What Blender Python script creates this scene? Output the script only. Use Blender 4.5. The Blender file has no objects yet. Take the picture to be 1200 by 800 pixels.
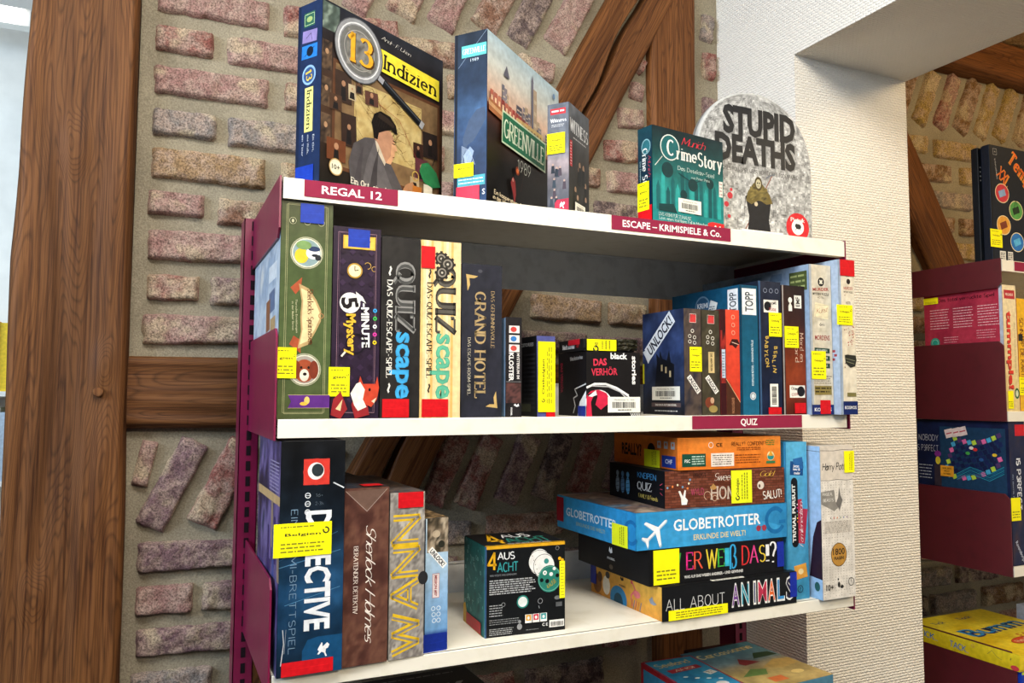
import bpy, math, random
import numpy as np
from mathutils import Matrix, Vector

# ------------------------------------------------------------------ camera, world, lights, exposure
sc = bpy.context.scene
COL = sc.collection
cam_d = bpy.data.cameras.new('camera')
cam_d.sensor_width = 36.0
cam_d.lens = 912.98 / 1200 * 36.0
cam_d.clip_start = 0.02
cam_o = bpy.data.objects.new('camera', cam_d)
COL.objects.link(cam_o)
sc.camera = cam_o
_yaw, _pitch, _roll = 0.427859, 0.068873, 0.003621
_f = Vector((math.sin(_yaw) * math.cos(_pitch), math.cos(_yaw) * math.cos(_pitch), math.sin(_pitch)))
_r = Vector((math.cos(_yaw), -math.sin(_yaw), 0))
_u = _r.cross(_f)
_r2 = math.cos(_roll) * _r + math.sin(_roll) * _u
_u2 = -math.sin(_roll) * _r + math.cos(_roll) * _u
_m = Matrix((_r2, _u2, -_f)).transposed().to_4x4()
_m.translation = Vector((-0.14344, -1.03713, 0.03199))
cam_o.matrix_world = _m

world = bpy.data.worlds.new('sky')
sc.world = world
world.use_nodes = True
_bg = world.node_tree.nodes['Background']
_bg.inputs[0].default_value = (0.80, 0.90, 1.0, 1)
_bg.inputs[1].default_value = 0.09

def area(name, loc, target, sx, sy, power, color):
    d = bpy.data.lights.new(name, 'AREA')
    d.shape = 'RECTANGLE'; d.size = sx; d.size_y = sy; d.energy = power; d.color = color
    o = bpy.data.objects.new(name, d); COL.objects.link(o)
    o.location = loc
    o.rotation_euler = (Vector(target) - Vector(loc)).to_track_quat('-Z', 'Y').to_euler()
    return o
area('window_daylight', (-2.6, -1.0, 1.0), (0.8, 0.3, 0.4), 1.6, 0.7, 70, (0.70, 0.83, 1.0))
area('ceiling_panel_light', (0.0, -0.85, 1.33), (0.15, -0.6, 0.0), 1.2, 0.5, 42, (1.0, 0.96, 0.90))
area('ceiling_panel_light_near', (0.45, -2.6, 1.33), (0.9, 0.0, 0.2), 0.9, 0.5, 46, (1.0, 0.87, 0.68))
area('next_room_light', (2.3, -0.4, 1.17), (2.2, 0.3, 0.2), 0.4, 0.3, 6.5, (1.0, 0.66, 0.30))
area('jamb_fill_light', (2.1, -1.5, 1.15), (1.33, 0.26, 0.2), 0.6, 0.4, 15, (1.0, 0.80, 0.50))  # added warm fill aimed at the opening's jamb to brighten it
area('back_room_daylight', (-1.9, 1.8, 0.9), (-0.8, 3.0, 0.8), 1.0, 1.2, 22, (0.80, 0.93, 1.0))

sc.view_settings.view_transform = 'Standard'
sc.view_settings.look = 'None'
sc.view_settings.exposure = 0.45
sc.view_settings.gamma = 1.0
sc.view_settings.use_curve_mapping = False
sc.cycles.use_denoising = True
sc.cycles.max_bounces = 6

# ------------------------------------------------------------------ helpers
def lin(c):
    return tuple((v / 12.92 if v <= 0.04045 else ((v + 0.055) / 1.055) ** 2.4) for v in c)
def hx(s):
    if not isinstance(s, str): return tuple(s)
    return tuple(int(s[i:i + 2], 16) / 255 for i in (0, 2, 4))

def tag(o, label=None, cat=None, group=None, kind=None):
    if label: o['label'] = label
    if cat: o['category'] = cat
    if group: o['group'] = group
    if kind: o['kind'] = kind
    return o
def empty(name, loc=(0, 0, 0), rz=0.0, parent=None):
    o = bpy.data.objects.new(name, None); o.empty_display_size = 0.02
    COL.objects.link(o); o.location = loc; o.rotation_euler = (0, 0, rz); o.parent = parent
    return o

# value noise
_rng = np.random.RandomState(7)
_lat = _rng.rand(64, 64)
def vnoise(x, y):
    x = np.asarray(x, float); y = np.asarray(y, float)
    xi = np.floor(x).astype(int); yi = np.floor(y).astype(int)
    fx = x - xi; fy = y - yi
    fx = fx * fx * (3 - 2 * fx); fy = fy * fy * (3 - 2 * fy)
    a = _lat[xi % 64, yi % 64]; b = _lat[(xi + 1) % 64, yi % 64]
    c = _lat[xi % 64, (yi + 1) % 64]; d = _lat[(xi + 1) % 64, (yi + 1) % 64]
    return (a * (1 - fx) + b * fx) * (1 - fy) + (c * (1 - fx) + d * fx) * fy
def fbm(x, y, o=4):
    s = 0; a = 0.5; t = 0
    for k in range(o):
        s = s + a * vnoise(x * 2 ** k + 13.7 * k, y * 2 ** k + 5.1 * k); t += a; a *= 0.55
    return s / t

class MB:
    """mesh builder: vertices, faces and a colour per face (sRGB)"""
    def __init__(s): s.v = []; s.f = []; s.c = []
    def add(s, vs, fs, col=(1, 1, 1)):
        n = len(s.v); s.v += [tuple(v) for v in vs]
        s.f += [tuple(i + n for i in f) for f in fs]; s.c += [col] * len(fs)
    def box(s, x0, x1, y0, y1, z0, z1, col=(1, 1, 1)):
        v = [(x, y, z) for z in (z0, z1) for y in (y0, y1) for x in (x0, x1)]
        s.add(v, [(0, 2, 3, 1), (4, 5, 7, 6), (0, 1, 5, 4), (2, 6, 7, 3), (0, 4, 6, 2), (1, 3, 7, 5)], col)
    def prism(s, poly, axis, a, b, col=(1, 1, 1)):
        """2D polygon extruded along axis from a to b. axis x: (y,z); y: (x,z); z: (x,y)"""
        def P(p, t):
            return {'x': (t, p[0], p[1]), 'y': (p[0], t, p[1]), 'z': (p[0], p[1], t)}[axis]
        n = len(poly)
        vs = [P(p, a) for p in poly] + [P(p, b) for p in poly]
        fs = [tuple(range(n)), tuple(range(2 * n - 1, n - 1, -1))]
        fs += [(i, i + n, (i + 1) % n + n, (i + 1) % n) for i in range(n)]
        s.add(vs, fs, col)
    def build(s, name, mat, parent=None, smooth=False, bevel=0, seg=2, colors=True, uvbox=False, recalc=True):
        me = bpy.data.meshes.new(name)
        me.from_pydata(s.v, [], s.f)
        if colors:
            ca = me.color_attributes.new('Col', 'FLOAT_COLOR', 'CORNER')
            tot = np.ones((len(me.loops), 4), np.float32)
            k = 0
            for p, c in zip(me.polygons, s.c):
                L = lin(c) if not isinstance(c, list) else None
                if L is not None: tot[k:k + p.loop_total, :3] = L
                else:
                    for j, cc in enumerate(c): tot[k + j, :3] = lin(cc)
                k += p.loop_total
            ca.data.foreach_set('color', tot.ravel())
        if recalc:
            import bmesh
            bm = bmesh.new(); bm.from_mesh(me)
            bmesh.ops.recalc_face_normals(bm, faces=bm.faces)
            bm.to_mesh(me); bm.free()
        if uvbox:
            uv = me.uv_layers.new(name='UVMap')
            for p in me.polygons:
                n = p.normal; ax = max(range(3), key=lambda i: abs(n[i]))
                for li in p.loop_indices:
                    co = me.vertices[me.loops[li].vertex_index].co
                    uv.data[li].uv = {0: (co.y, co.z), 1: (co.x, co.z), 2: (co.x, co.y)}[ax]
        if smooth:
            me.polygons.foreach_set('use_smooth', [True] * len(me.polygons))
        o = bpy.data.objects.new(name, me); COL.objects.link(o)
        if mat: me.materials.append(mat)
        o.parent = parent
        if bevel:
            m = o.modifiers.new('bevel', 'BEVEL'); m.width = bevel; m.segments = seg
            m.limit_method = 'ANGLE'; m.angle_limit = math.radians(40)
        return o

# ------------------------------------------------------------------ materials
def new_mat(name, rough=0.5, spec=0.4, metallic=0.0):
    m = bpy.data.materials.new(name); m.use_nodes = True
    nt = m.node_tree; b = nt.nodes['Principled BSDF']
    b.inputs['Roughness'].default_value = rough
    b.inputs['Specular IOR Level'].default_value = spec
    b.inputs['Metallic'].default_value = metallic
    return m, nt, b
def N(nt, t, **kw):
    n = nt.nodes.new(t)
    for k, v in kw.items():
        if k in n.inputs: n.inputs[k].default_value = v
        else: setattr(n, k, v)
    return n
def bump(nt, b, height, strength, dist):
    bp = N(nt, 'ShaderNodeBump', Strength=strength, Distance=dist)
    nt.links.new(height, bp.inputs['Height']); nt.links.new(bp.outputs[0], b.inputs['Normal'])
def ramp(nt, fac, stops):
    r = nt.nodes.new('ShaderNodeValToRGB')
    e = r.color_ramp.elements
    while len(e) < len(stops): e.new(0.5)
    for el, (p, c) in zip(e, stops):
        el.position = p; el.color = (*lin(hx(c)), 1)
    nt.links.new(fac, r.inputs[0]); return r.outputs[0]
def mixc(nt, fac, a, b, mode='MIX'):
    m = nt.nodes.new('ShaderNodeMix'); m.data_type = 'RGBA'; m.blend_type = mode
    if isinstance(fac, float): m.inputs[0].default_value = fac
    else: nt.links.new(fac, m.inputs[0])
    for s, i in ((a, 6), (b, 7)):
        if isinstance(s, (str, tuple)): m.inputs[i].default_value = (*lin(hx(s)), 1)
        else: nt.links.new(s, m.inputs[i])
    return m.outputs[2]

def vcol_mat(name, rough, spec, noise=0.12, scale=120, bmp=0.0, coat=0.0):
    m, nt, b = new_mat(name, rough, spec)
    at = N(nt, 'ShaderNodeAttribute', attribute_name='Col')
    tc = N(nt, 'ShaderNodeTexCoord')
    no = N(nt, 'ShaderNodeTexNoise', Scale=scale, Detail=4.0)
    nt.links.new(tc.outputs['Object'], no.inputs['Vector'])
    r = ramp(nt, no.outputs[0], [(0.3, (1 - noise,) * 3), (0.7, (1.0,) * 3)])
    c = mixc(nt, 1.0, at.outputs['Color'], r, 'MULTIPLY')
    nt.links.new(c, b.inputs['Base Color'])
    if coat: b.inputs['Coat Weight'].default_value = coat; b.inputs['Coat Roughness'].default_value = 0.15
    if bmp: bump(nt, b, no.outputs[0], bmp, 0.001)
    return m
CARD = vcol_mat('printed_card', 0.40, 0.16, 0.12, 90, 0.05)
PAPER = vcol_mat('sticker_paper', 0.6, 0.12, 0.03, 60)
TAPE = vcol_mat('coloured_tape', 0.35, 0.15, 0.10, 150, 0.1)
WRAP = vcol_mat('crumpled_foil', 0.12, 0.8, 0.3, 60, 1.0)

def metal_mat(name, c, rough=0.35, dirt=None):
    m, nt, b = new_mat(name, rough, 0.5)
    tc = N(nt, 'ShaderNodeTexCoord')
    no = N(nt, 'ShaderNodeTexNoise', Scale=35.0, Detail=6.0)
    nt.links.new(tc.outputs['Object'], no.inputs['Vector'])
    r = ramp(nt, no.outputs[0], [(0.28, dirt or tuple(v * 0.9 for v in hx(c))), (0.5, c)])
    nt.links.new(r, b.inputs['Base Color'])
    bump(nt, b, no.outputs[0], 0.04, 0.001)
    return m
CREAM = metal_mat('cream_painted_steel', 'e4dfd0', 0.38, 'dad4c2')
GREYM = metal_mat('grey_painted_steel', 'dcdee2', 0.4)
MAROON = metal_mat('maroon_painted_steel', '74123a', 0.36)
BORDEAUX = metal_mat('dark_red_painted_steel', '541420', 0.4)
DARK, _nt, _b = new_mat('dark_slot', 0.8, 0.1); _b.inputs['Base Color'].default_value = (0.01, 0.005, 0.008, 1)

def wood_mat(name, light, mid, dark, knots=()):
    m, nt, b = new_mat(name, 0.6, 0.18)
    tc = N(nt, 'ShaderNodeTexCoord')
    oi = N(nt, 'ShaderNodeObjectInfo')
    mp = N(nt, 'ShaderNodeMapping')
    mp.inputs['Scale'].default_value = (1, 1, 0.11)
    nt.links.new(tc.outputs['Object'], mp.inputs['Vector'])
    big = N(nt, 'ShaderNodeTexNoise', Scale=9.0, Detail=2.5, Distortion=0.25)
    nt.links.new(mp.outputs[0], big.inputs['Vector'])
    # growth rings: contour lines of the stretched noise
    mul = N(nt, 'ShaderNodeMath', operation='MULTIPLY'); mul.inputs[1].default_value = 62.0
    val = big.outputs[0]; kmask = None
    for kx, kz, kr in knots:
        m3 = N(nt, 'ShaderNodeMapping'); m3.inputs['Location'].default_value = (-kx, 0, -kz * .45); m3.inputs['Scale'].default_value = (1, 0, .45)
        nt.links.new(tc.outputs['Object'], m3.inputs['Vector'])
        ln = N(nt, 'ShaderNodeVectorMath', operation='LENGTH'); nt.links.new(m3.outputs[0], ln.inputs[0])
        mr = N(nt, 'ShaderNodeMapRange'); mr.interpolation_type = 'SMOOTHERSTEP'
        mr.inputs['From Min'].default_value = 0; mr.inputs['From Max'].default_value = kr * 3.2; mr.inputs['To Min'].default_value = .09; mr.inputs['To Max'].default_value = 0
        nt.links.new(ln.outputs['Value'], mr.inputs['Value'])
        ad0 = N(nt, 'ShaderNodeMath', operation='ADD'); nt.links.new(val, ad0.inputs[0]); nt.links.new(mr.outputs[0], ad0.inputs[1]); val = ad0.outputs[0]
    nt.links.new(val, mul.inputs[0])
    fr = N(nt, 'ShaderNodeMath', operation='FRACT'); nt.links.new(mul.outputs[0], fr.inputs[0])
    mp2 = N(nt, 'ShaderNodeMapping'); mp2.inputs['Scale'].default_value = (1, 1, 0.022)
    nt.links.new(tc.outputs['Object'], mp2.inputs['Vector'])
    fine = N(nt, 'ShaderNodeTexNoise', Scale=170.0, Detail=4.0, Roughness=0.7)
    nt.links.new(mp2.outputs[0], fine.inputs['Vector'])
    patch = N(nt, 'ShaderNodeTexNoise', Scale=9.0, Detail=3.0)
    nt.links.new(mp.outputs[0], patch.inputs['Vector'])
    base = ramp(nt, patch.outputs[0], [(0.3, mid), (0.62, light)])
    ring = ramp(nt, fr.outputs[0], [(0.0, (.42,) * 3), (0.22, (1.0,) * 3), (0.75, (.95,) * 3), (1.0, (.42,) * 3)])
    c = mixc(nt, 0.48, base, ring, 'MULTIPLY')
    fn = ramp(nt, fine.outputs[0], [(0.34, dark), (0.56, (1.0, 1.0, 1.0))])
    c = mixc(nt, 0.8, c, fn, 'MULTIPLY')
    nt.links.new(c, b.inputs['Base Color'])
    ad = N(nt, 'ShaderNodeMath', operation='ADD')
    nt.links.new(fr.outputs[0], ad.inputs[0]); nt.links.new(fine.outputs[0], ad.inputs[1])
    bump(nt, b, ad.outputs[0], 0.55, 0.0016)
    return m
OAK = wood_mat('old_oak', '764c28', '5a3a20', '7a5a44', knots=((-.005, 1.911, .012), (.05, 1.53, .009), (-.04, 1.15, .01)))
OAK2 = wood_mat('honey_oak', '7c4e28', '5f3a1c', '7c5836')
PALEWOOD = wood_mat('pale_board', 'e0c08a', 'caa66e', 'a07a48')

def brick_mat():
    m, nt, b = new_mat('reclaimed_brick', 0.85, 0.15)
    tc = N(nt, 'ShaderNodeTexCoord'); oi = N(nt, 'ShaderNodeObjectInfo')
    ad = N(nt, 'ShaderNodeVectorMath', operation='ADD')
    sc_ = N(nt, 'ShaderNodeVectorMath', operation='SCALE'); sc_.inputs['Scale'].default_value = 37.0
    cb = N(nt, 'ShaderNodeCombineXYZ')
    for i in range(3): nt.links.new(oi.outputs['Random'], cb.inputs[i])
    nt.links.new(cb.outputs[0], sc_.inputs[0])
    nt.links.new(tc.outputs['Object'], ad.inputs[0]); nt.links.new(sc_.outputs[0], ad.inputs[1])
    v = ad.outputs[0]
    def noise(s, d=5.0, r=0.6):
        n = N(nt, 'ShaderNodeTexNoise', Scale=s, Detail=d, Roughness=r); nt.links.new(v, n.inputs['Vector']); return n.outputs[0]
    n1 = noise(30, 8, .72); n2 = noise(85, 8, .75); n3 = noise(300, 5, .7); n4 = noise(14, 3, .5)
    c = mixc(nt, ramp(nt, n1, [(0.42, (0, 0, 0)), (0.58, (.85, .85, .85))]), oi.outputs['Color'], 'd0b6a4')
    c = mixc(nt, ramp(nt, n2, [(0.54, (0, 0, 0)), (0.64, (.7, .7, .7))]), c, '624a44')
    c = mixc(nt, ramp(nt, n4, [(0.55, (0, 0, 0)), (0.63, (.8, .8, .8))]), c, 'dccaa6')
    g = ramp(nt, n3, [(0.36, (.45,) * 3), (0.6, (1.0,) * 3)])
    c = mixc(nt, 0.9, c, g, 'MULTIPLY')
    nt.links.new(c, b.inputs['Base Color'])
    s = N(nt, 'ShaderNodeMath', operation='ADD'); nt.links.new(n2, s.inputs[0]); nt.links.new(n3, s.inputs[1])
    bump(nt, b, s.outputs[0], 0.9, 0.004)
    return m
BRICK = brick_mat()
def mortar_mat(name, c1, c2):
    m, nt, b = new_mat(name, 0.9, 0.1)
    tc = N(nt, 'ShaderNodeTexCoord')
    n1 = N(nt, 'ShaderNodeTexNoise', Scale=9.0, Detail=5.0); n2 = N(nt, 'ShaderNodeTexNoise', Scale=350.0, Detail=4.0)
    for n in (n1, n2): nt.links.new(tc.outputs['Object'], n.inputs['Vector'])
    c = ramp(nt, n1.outputs[0], [(0.3, c1), (0.7, c2)])
    g = ramp(nt, n2.outputs[0], [(0.3, (.8,) * 3), (0.7, (1.0,) * 3)])
    c = mixc(nt, 1.0, c, g, 'MULTIPLY')
    nt.links.new(c, b.inputs['Base Color'])
    ad = N(nt, 'ShaderNodeMath', operation='ADD'); nt.links.new(n1.outputs[0], ad.inputs[0]); nt.links.new(n2.outputs[0], ad.inputs[1])
    bump(nt, b, ad.outputs[0], 0.5, 0.003)
    return m
MORTAR = mortar_mat('grey_mortar', '8c8370', 'a59c86')

def wallpaper_mat(name, c):
    m, nt, b = new_mat(name, 0.7, 0.25)
    uv = N(nt, 'ShaderNodeTexCoord')
    no = N(nt, 'ShaderNodeTexNoise', Scale=90.0, Detail=2.0)
    nt.links.new(uv.outputs['UV'], no.inputs['Vector'])
    mx = N(nt, 'ShaderNodeVectorMath', operation='MULTIPLY_ADD')
    mx.inputs[1].default_value = (0.0035, 0.0035, 0); nt.links.new(no.outputs['Color'], mx.inputs[0]); nt.links.new(uv.outputs['UV'], mx.inputs[2])
    br = N(nt, 'ShaderNodeTexBrick', Scale=1.0)
    br.inputs['Brick Width'].default_value = 0.0125; br.inputs['Row Height'].default_value = 0.0062
    br.inputs['Mortar Size'].default_value = 0.0024; br.inputs['Mortar Smooth'].default_value = 1.0
    br.offset = 0.5
    nt.links.new(mx.outputs[0], br.inputs['Vector'])
    inv = N(nt, 'ShaderNodeMath', operation='SUBTRACT'); inv.inputs[0].default_value = 1.0
    nt.links.new(br.outputs['Fac'], inv.inputs[1])
    b.inputs['Base Color'].default_value = (*lin(hx(c)), 1)
    bump(nt, b, inv.outputs[0], 0.6, 0.0035)
    return m
WALLPAPER = wallpaper_mat('woven_wallpaper', 'f0ebe0')
def plain_mat(name, c, rough=0.7, scale=8.0):
    m, nt, b = new_mat(name, rough, 0.2)
    tc = N(nt, 'ShaderNodeTexCoord'); no = N(nt, 'ShaderNodeTexNoise', Scale=scale, Detail=4.0)
    nt.links.new(tc.outputs['Object'], no.inputs['Vector'])
    nt.links.new(ramp(nt, no.outputs[0], [(0.3, tuple(v * .93 for v in hx(c))), (0.7, c)]), b.inputs['Base Color'])
    return m
PLASTER = plain_mat('white_plaster', 'eeeeea')
FLOOR = plain_mat('dark_floor', '4c463e')
LAMPM, _nt, _b = new_mat('lamp_diffuser'); _b.inputs['Emission Color'].default_value = (1, .97, .9, 1); _b.inputs['Emission Strength'].default_value = 6.0

# ------------------------------------------------------------------ stroke lettering (own letter shapes)
GL = {
'A': (.80, "0 0 .4 1 .8 0|.14 .34 .66 .34"), 'B': (.64, "0 0 0 1 .3 1 a .32 .76 .25 .24 90 -90 0 .52|.3 .52 a .34 .26 .29 .26 90 -90 0 0"),
'C': (.70, "a .38 .5 .38 .5 50 310"), 'D': (.74, "0 0 0 1 .24 1 a .26 .5 .48 .5 90 -90 0 0"), 'E': (.56, "0 0 0 1|0 1 .54 1|0 .52 .42 .52|0 0 .56 0"),
'F': (.54, "0 0 0 1|0 1 .54 1|0 .5 .42 .5"), 'G': (.76, "a .39 .5 .39 .5 50 360 .76 .46|.48 .46 .76 .46|.76 .46 .76 .06"), 'H': (.74, "0 0 0 1|.74 0 .74 1|0 .52 .74 .52"),
'I': (.02, "0 0 0 1"), 'J': (.4, "a .18 .2 .2 .2 200 360 .38 1"), 'K': (.68, "0 0 0 1|.64 1 0 .4|.2 .58 .68 0"), 'L': (.54, "0 0 0 1|0 0 .54 0"),
'M': (.9, "0 0 .04 1 .45 .2 .86 1 .9 0"), 'N': (.74, "0 0 0 1 .74 0 .74 1"), 'O': (.78, "a .39 .5 .39 .5 90 450"), 'P': (.62, "0 0 0 1 .3 1 a .32 .74 .28 .26 90 -90 0 .48"),
'Q': (.80, "a .39 .5 .39 .5 90 450|.4 .2 .84 -.16"), 'R': (.68, "0 0 0 1 .3 1 a .32 .75 .27 .25 90 -90 0 .5|.3 .5 .68 0"),
'S': (.6, "a .3 .745 .27 .255 35 270 a .31 .245 .29 .245 90 -145"), 'T': (.68, ".34 0 .34 1|0 1 .68 1"), 'U': (.72, "0 1 0 .34 a .36 .34 .36 .34 180 360 .72 1"),
'V': (.76, "0 1 .38 0 .76 1"), 'W': (1.08, "0 1 .27 0 .54 .95 .81 0 1.08 1"), 'X': (.72, "0 0 .72 1|0 1 .72 0"), 'Y': (.72, "0 1 .36 .48 .72 1|.36 .48 .36 0"), 'Z': (.66, "0 1 .64 1 0 0 .66 0"),
'a': (.5, "a .24 .25 .24 .25 60 360|.48 .6 .48 0|.06 .56 a .26 .42 .22 .2 120 10"), 'b': (.5, "0 1 0 0|a .24 .3 .26 .3 180 -180"), 'c': (.48, "a .28 .31 .28 .31 50 310"),
'd': (.52, ".5 1 .5 0|a .26 .3 .26 .3 0 360"), 'e': (.54, ".02 .34 .52 .34 a .27 .31 .26 .31 0 315"), 'f': (.34, ".12 0 .12 .78 a .28 .78 .16 .2 180 60|-.04 .6 .32 .6"),
'g': (.5, "a .25 .31 .25 .3 0 360|.5 .6 .5 -.08 a .26 -.06 .24 .22 0 -150"), 'h': (.5, "0 0 0 1|0 .36 a .25 .36 .25 .25 180 0 .5 0"), 'i': (.02, "0 0 0 .6|0 .82 0 .88"),
'j': (.16, ".14 .6 .14 -.1 a .0 -.1 .14 .16 0 -120|.14 .82 .14 .88"), 'k': (.48, "0 0 0 1|.44 .6 0 .22|.14 .34 .48 0"), 'l': (.02, "0 0 0 1"),
'm': (.84, "0 0 0 .6|0 .36 a .21 .38 .21 .23 180 0 .42 0|.42 .36 a .63 .38 .21 .23 180 0 .84 0"), 'n': (.5, "0 0 0 .6|0 .36 a .25 .36 .25 .25 180 0 .5 0"),
'o': (.54, "a .27 .31 .27 .31 90 450"), 'p': (.52, "0 .6 0 -.3|a .26 .3 .26 .3 180 -180"), 'q': (.5, ".5 .6 .5 -.3|a .25 .3 .25 .3 0 360"), 'r': (.34, "0 0 0 .6|0 .34 a .24 .36 .24 .25 180 70"),
's': (.42, "a .21 .46 .18 .15 40 270 a .21 .155 .2 .155 90 -140"), 't': (.32, ".12 .86 .12 .14 a .26 .14 .14 .14 180 300|-.04 .6 .32 .6"), 'u': (.5, "0 .6 0 .25 a .25 .25 .25 .25 180 360 .5 .6|.5 .6 .5 0"),
'v': (.5, "0 .6 .25 0 .5 .6"), 'w': (.74, "0 .6 .19 0 .37 .58 .55 0 .74 .6"), 'x': (.46, "0 0 .46 .6|0 .6 .46 0"), 'y': (.5, "0 .6 .25 0|.5 .6 .12 -.3"), 'z': (.44, "0 .6 .42 .6 0 0 .44 0"),
'0': (.58, "a .29 .5 .29 .5 90 450"), '1': (.3, ".02 .8 .22 1 .22 0"), '2': (.56, "a .28 .72 .26 .28 170 -30 0 0 .56 0"), '3': (.54, "a .26 .76 .24 .24 150 -80|.2 .52 a .26 .26 .28 .26 85 -150"),
'4': (.6, ".44 0 .44 1 0 .3 .6 .3"), '5': (.54, ".5 1 .06 1 .02 .54 a .26 .32 .28 .32 125 -145"), '6': (.56, ".46 .98 .1 .55 a .28 .31 .28 .31 160 -200"), '7': (.54, "0 1 .54 1 .18 0"),
'8': (.56, "a .28 .75 .24 .25 90 450|a .28 .26 .28 .26 90 450"), '9': (.56, ".1 0 .46 .45 a .28 .69 .28 .31 -20 340"), '-': (.34, "0 .4 .34 .4"), '~': (.6, "0 .4 .15 .52 .3 .42 .45 .32 .6 .44"),
'!': (.04, "0 .32 0 1|0 0 0 .07"), '?': (.46, "a .23 .76 .22 .24 160 -60 .23 .3|.23 0 .23 .07"), '.': (.04, "0 0 0 .08"), ',': (.06, ".02 .08 -.04 -.14"), '&': (.7, ".7 0 .14 .72 a .3 .82 .18 .18 200 -60 a .26 .24 .26 .24 120 340 .68 .46"),
'+': (.44, "0 .4 .44 .4|.22 .18 .22 .62"), ':': (.04, "0 .05 0 .13|0 .5 0 .58"), "'": (.04, "0 1 0 .8"), ' ': (.28, ""), '/': (.36, "0 0 .36 1")}
for _u8, _b8, _y8 in (('Ä', 'A', 1.14), ('Ö', 'O', 1.14), ('Ü', 'U', 1.14), ('ä', 'a', .82), ('ö', 'o', .82), ('ü', 'u', .82)):
    w_ = GL[_b8][0]
    GL[_u8] = (w_, GL[_b8][1] + "|%g %g %g %g|%g %g %g %g" % (w_ * .3, _y8, w_ * .3, _y8 + .06, w_ * .7, _y8, w_ * .7, _y8 + .06))
GL['ß'] = (.5, "0 0 0 .76 a .22 .76 .22 .24 180 -60|.3 .56 a .24 .27 .26 .27 70 -110")
def strokes(ch):
    w, s = GL.get(ch, GL['-'])
    out = []
    for part in s.split('|'):
        t = part.split(); pts = []; i = 0
        while i < len(t):
            if t[i] == 'a':
                cx, cy, rx, ry, a0, a1 = map(float, t[i + 1:i + 7]); n = max(4, int(abs(a1 - a0) / 24))
                for k in range(n + 1):
                    a = math.radians(a0 + (a1 - a0) * k / n); pts.append((cx + rx * math.cos(a), cy + ry * math.sin(a)))
                i += 7
            else:
                pts.append((float(t[i]), float(t[i + 1]))); i += 2
        if pts: out.append(pts)
    return w, out
def ribbon(pts, wf):
    """list of quads (2D) for a polyline; wf(dx,dy) gives the half width"""
    P = [pts[0]]
    for p in pts[1:]:
        if math.hypot(p[0] - P[-1][0], p[1] - P[-1][1]) > 1e-6: P.append(p)
    if len(P) < 2: return []
    closed = math.hypot(P[0][0] - P[-1][0], P[0][1] - P[-1][1]) < 1e-3
    n = len(P); L = []; R = []
    dirs = []
    for a, b in zip(P, P[1:]):
        d = math.hypot(b[0] - a[0], b[1] - a[1]); dirs.append(((b[0] - a[0]) / d, (b[1] - a[1]) / d))
    quads = []
    for i in range(n):
        d0 = dirs[i - 1] if i > 0 else (dirs[-1] if closed else dirs[0])
        d1 = dirs[i] if i < n - 1 else (dirs[0] if closed else dirs[-1])
        c = d0[0] * d1[0] + d0[1] * d1[1]
        if c < 0.2:   # sharp corner: split
            L.append(None); R.append((d0, d1)); continue
        tx, ty = d0[0] + d1[0], d0[1] + d1[1]; q = math.hypot(tx, ty); tx /= q; ty /= q
        w = wf(tx, ty) / max(.6, (tx * d1[0] + ty * d1[1]))
        L.append((P[i][0] - ty * w, P[i][1] + tx * w)); R.append((P[i][0] + ty * w, P[i][1] - tx * w))
    for i in range(n - 1):
        d = dirs[i]; w = wf(*d)
        def pt(k):
            if L[k] is None:
                e = w * .6 if 0 < k < n - 1 else 0
                s = e if k == i + 1 else -e
                x, y = P[k][0] + d[0] * s, P[k][1] + d[1] * s
                return (x - d[1] * w, y + d[0] * w), (x + d[1] * w, y - d[0] * w)
            return L[k], R[k]
        l0, r0 = pt(i); l1, r1 = pt(i + 1)
        quads.append((l0, r0, r1, l1))
    return quads
def stroke_text(s, style):
    """returns (quads, width) with cap height 1"""
    th, tn, serif, slant, gap = style
    def wf(dx, dy): return (tn + (th - tn) * abs(dy) ** 1.5) / 2
    x = 0; Q = []
    for ch in s:
        w, st = strokes(ch)
        for pts in st:
            q = ribbon(pts, wf)
            if serif and len(pts) > 1 and ch.isalnum():
                for a, b in ((pts[0], pts[1]), (pts[-1], pts[-2])):
                    dx, dy = a[0] - b[0], a[1] - b[1]; d = math.hypot(dx, dy) or 1
                    if abs(dy) / d > .6 and min(abs(a[1]), abs(a[1] - 1), abs(a[1] - .6)) < .02:
                        sg = -1 if a[1] < .02 else 1
                        y0 = a[1] - tn * .5 * 1.3; y1 = a[1] + tn * .5 * 1.3
                        q.append(((a[0] - serif, y0), (a[0] + serif, y0), (a[0] + serif, y1), (a[0] - serif, y1)))
                    elif abs(dx) / d > .8 and min(abs(a[1]), abs(a[1] - 1)) < .02:
                        sg = 1 if a[1] < .02 else -1
                        q.append(((a[0] - tn * .6, a[1]), (a[0] + tn * .6, a[1]), (a[0] + tn * .6, a[1] + sg * .2), (a[0] - tn * .6, a[1] + sg * .2)))
            Q += [tuple((px + x + py * slant, py) for px, py in qq) for qq in q]
        x += w + gap
    return Q, x - gap
STY = {'fat': (.30, .11, .17, 0, .30), 'serif': (.21, .08, .14, 0, .26), 'roman': (.15, .06, .08, 0, .22), 'slab': (.17, .12, .14, 0, .28), 'pen': (.07, .04, 0, .25, .10), 'script': (.085, .035, 0, .35, .07),
       'hand': (.15, .13, 0, 0, .17), 'block': (.26, .20, 0, 0, .22), 'cond': (.2, .18, 0, 0, .20), 'thin': (.07, .07, 0, 0, .24), 'round': (.22, .16, 0, 0, .18), 'type': (.11, .09, .10, 0, .2)}
_tc = {}
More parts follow.
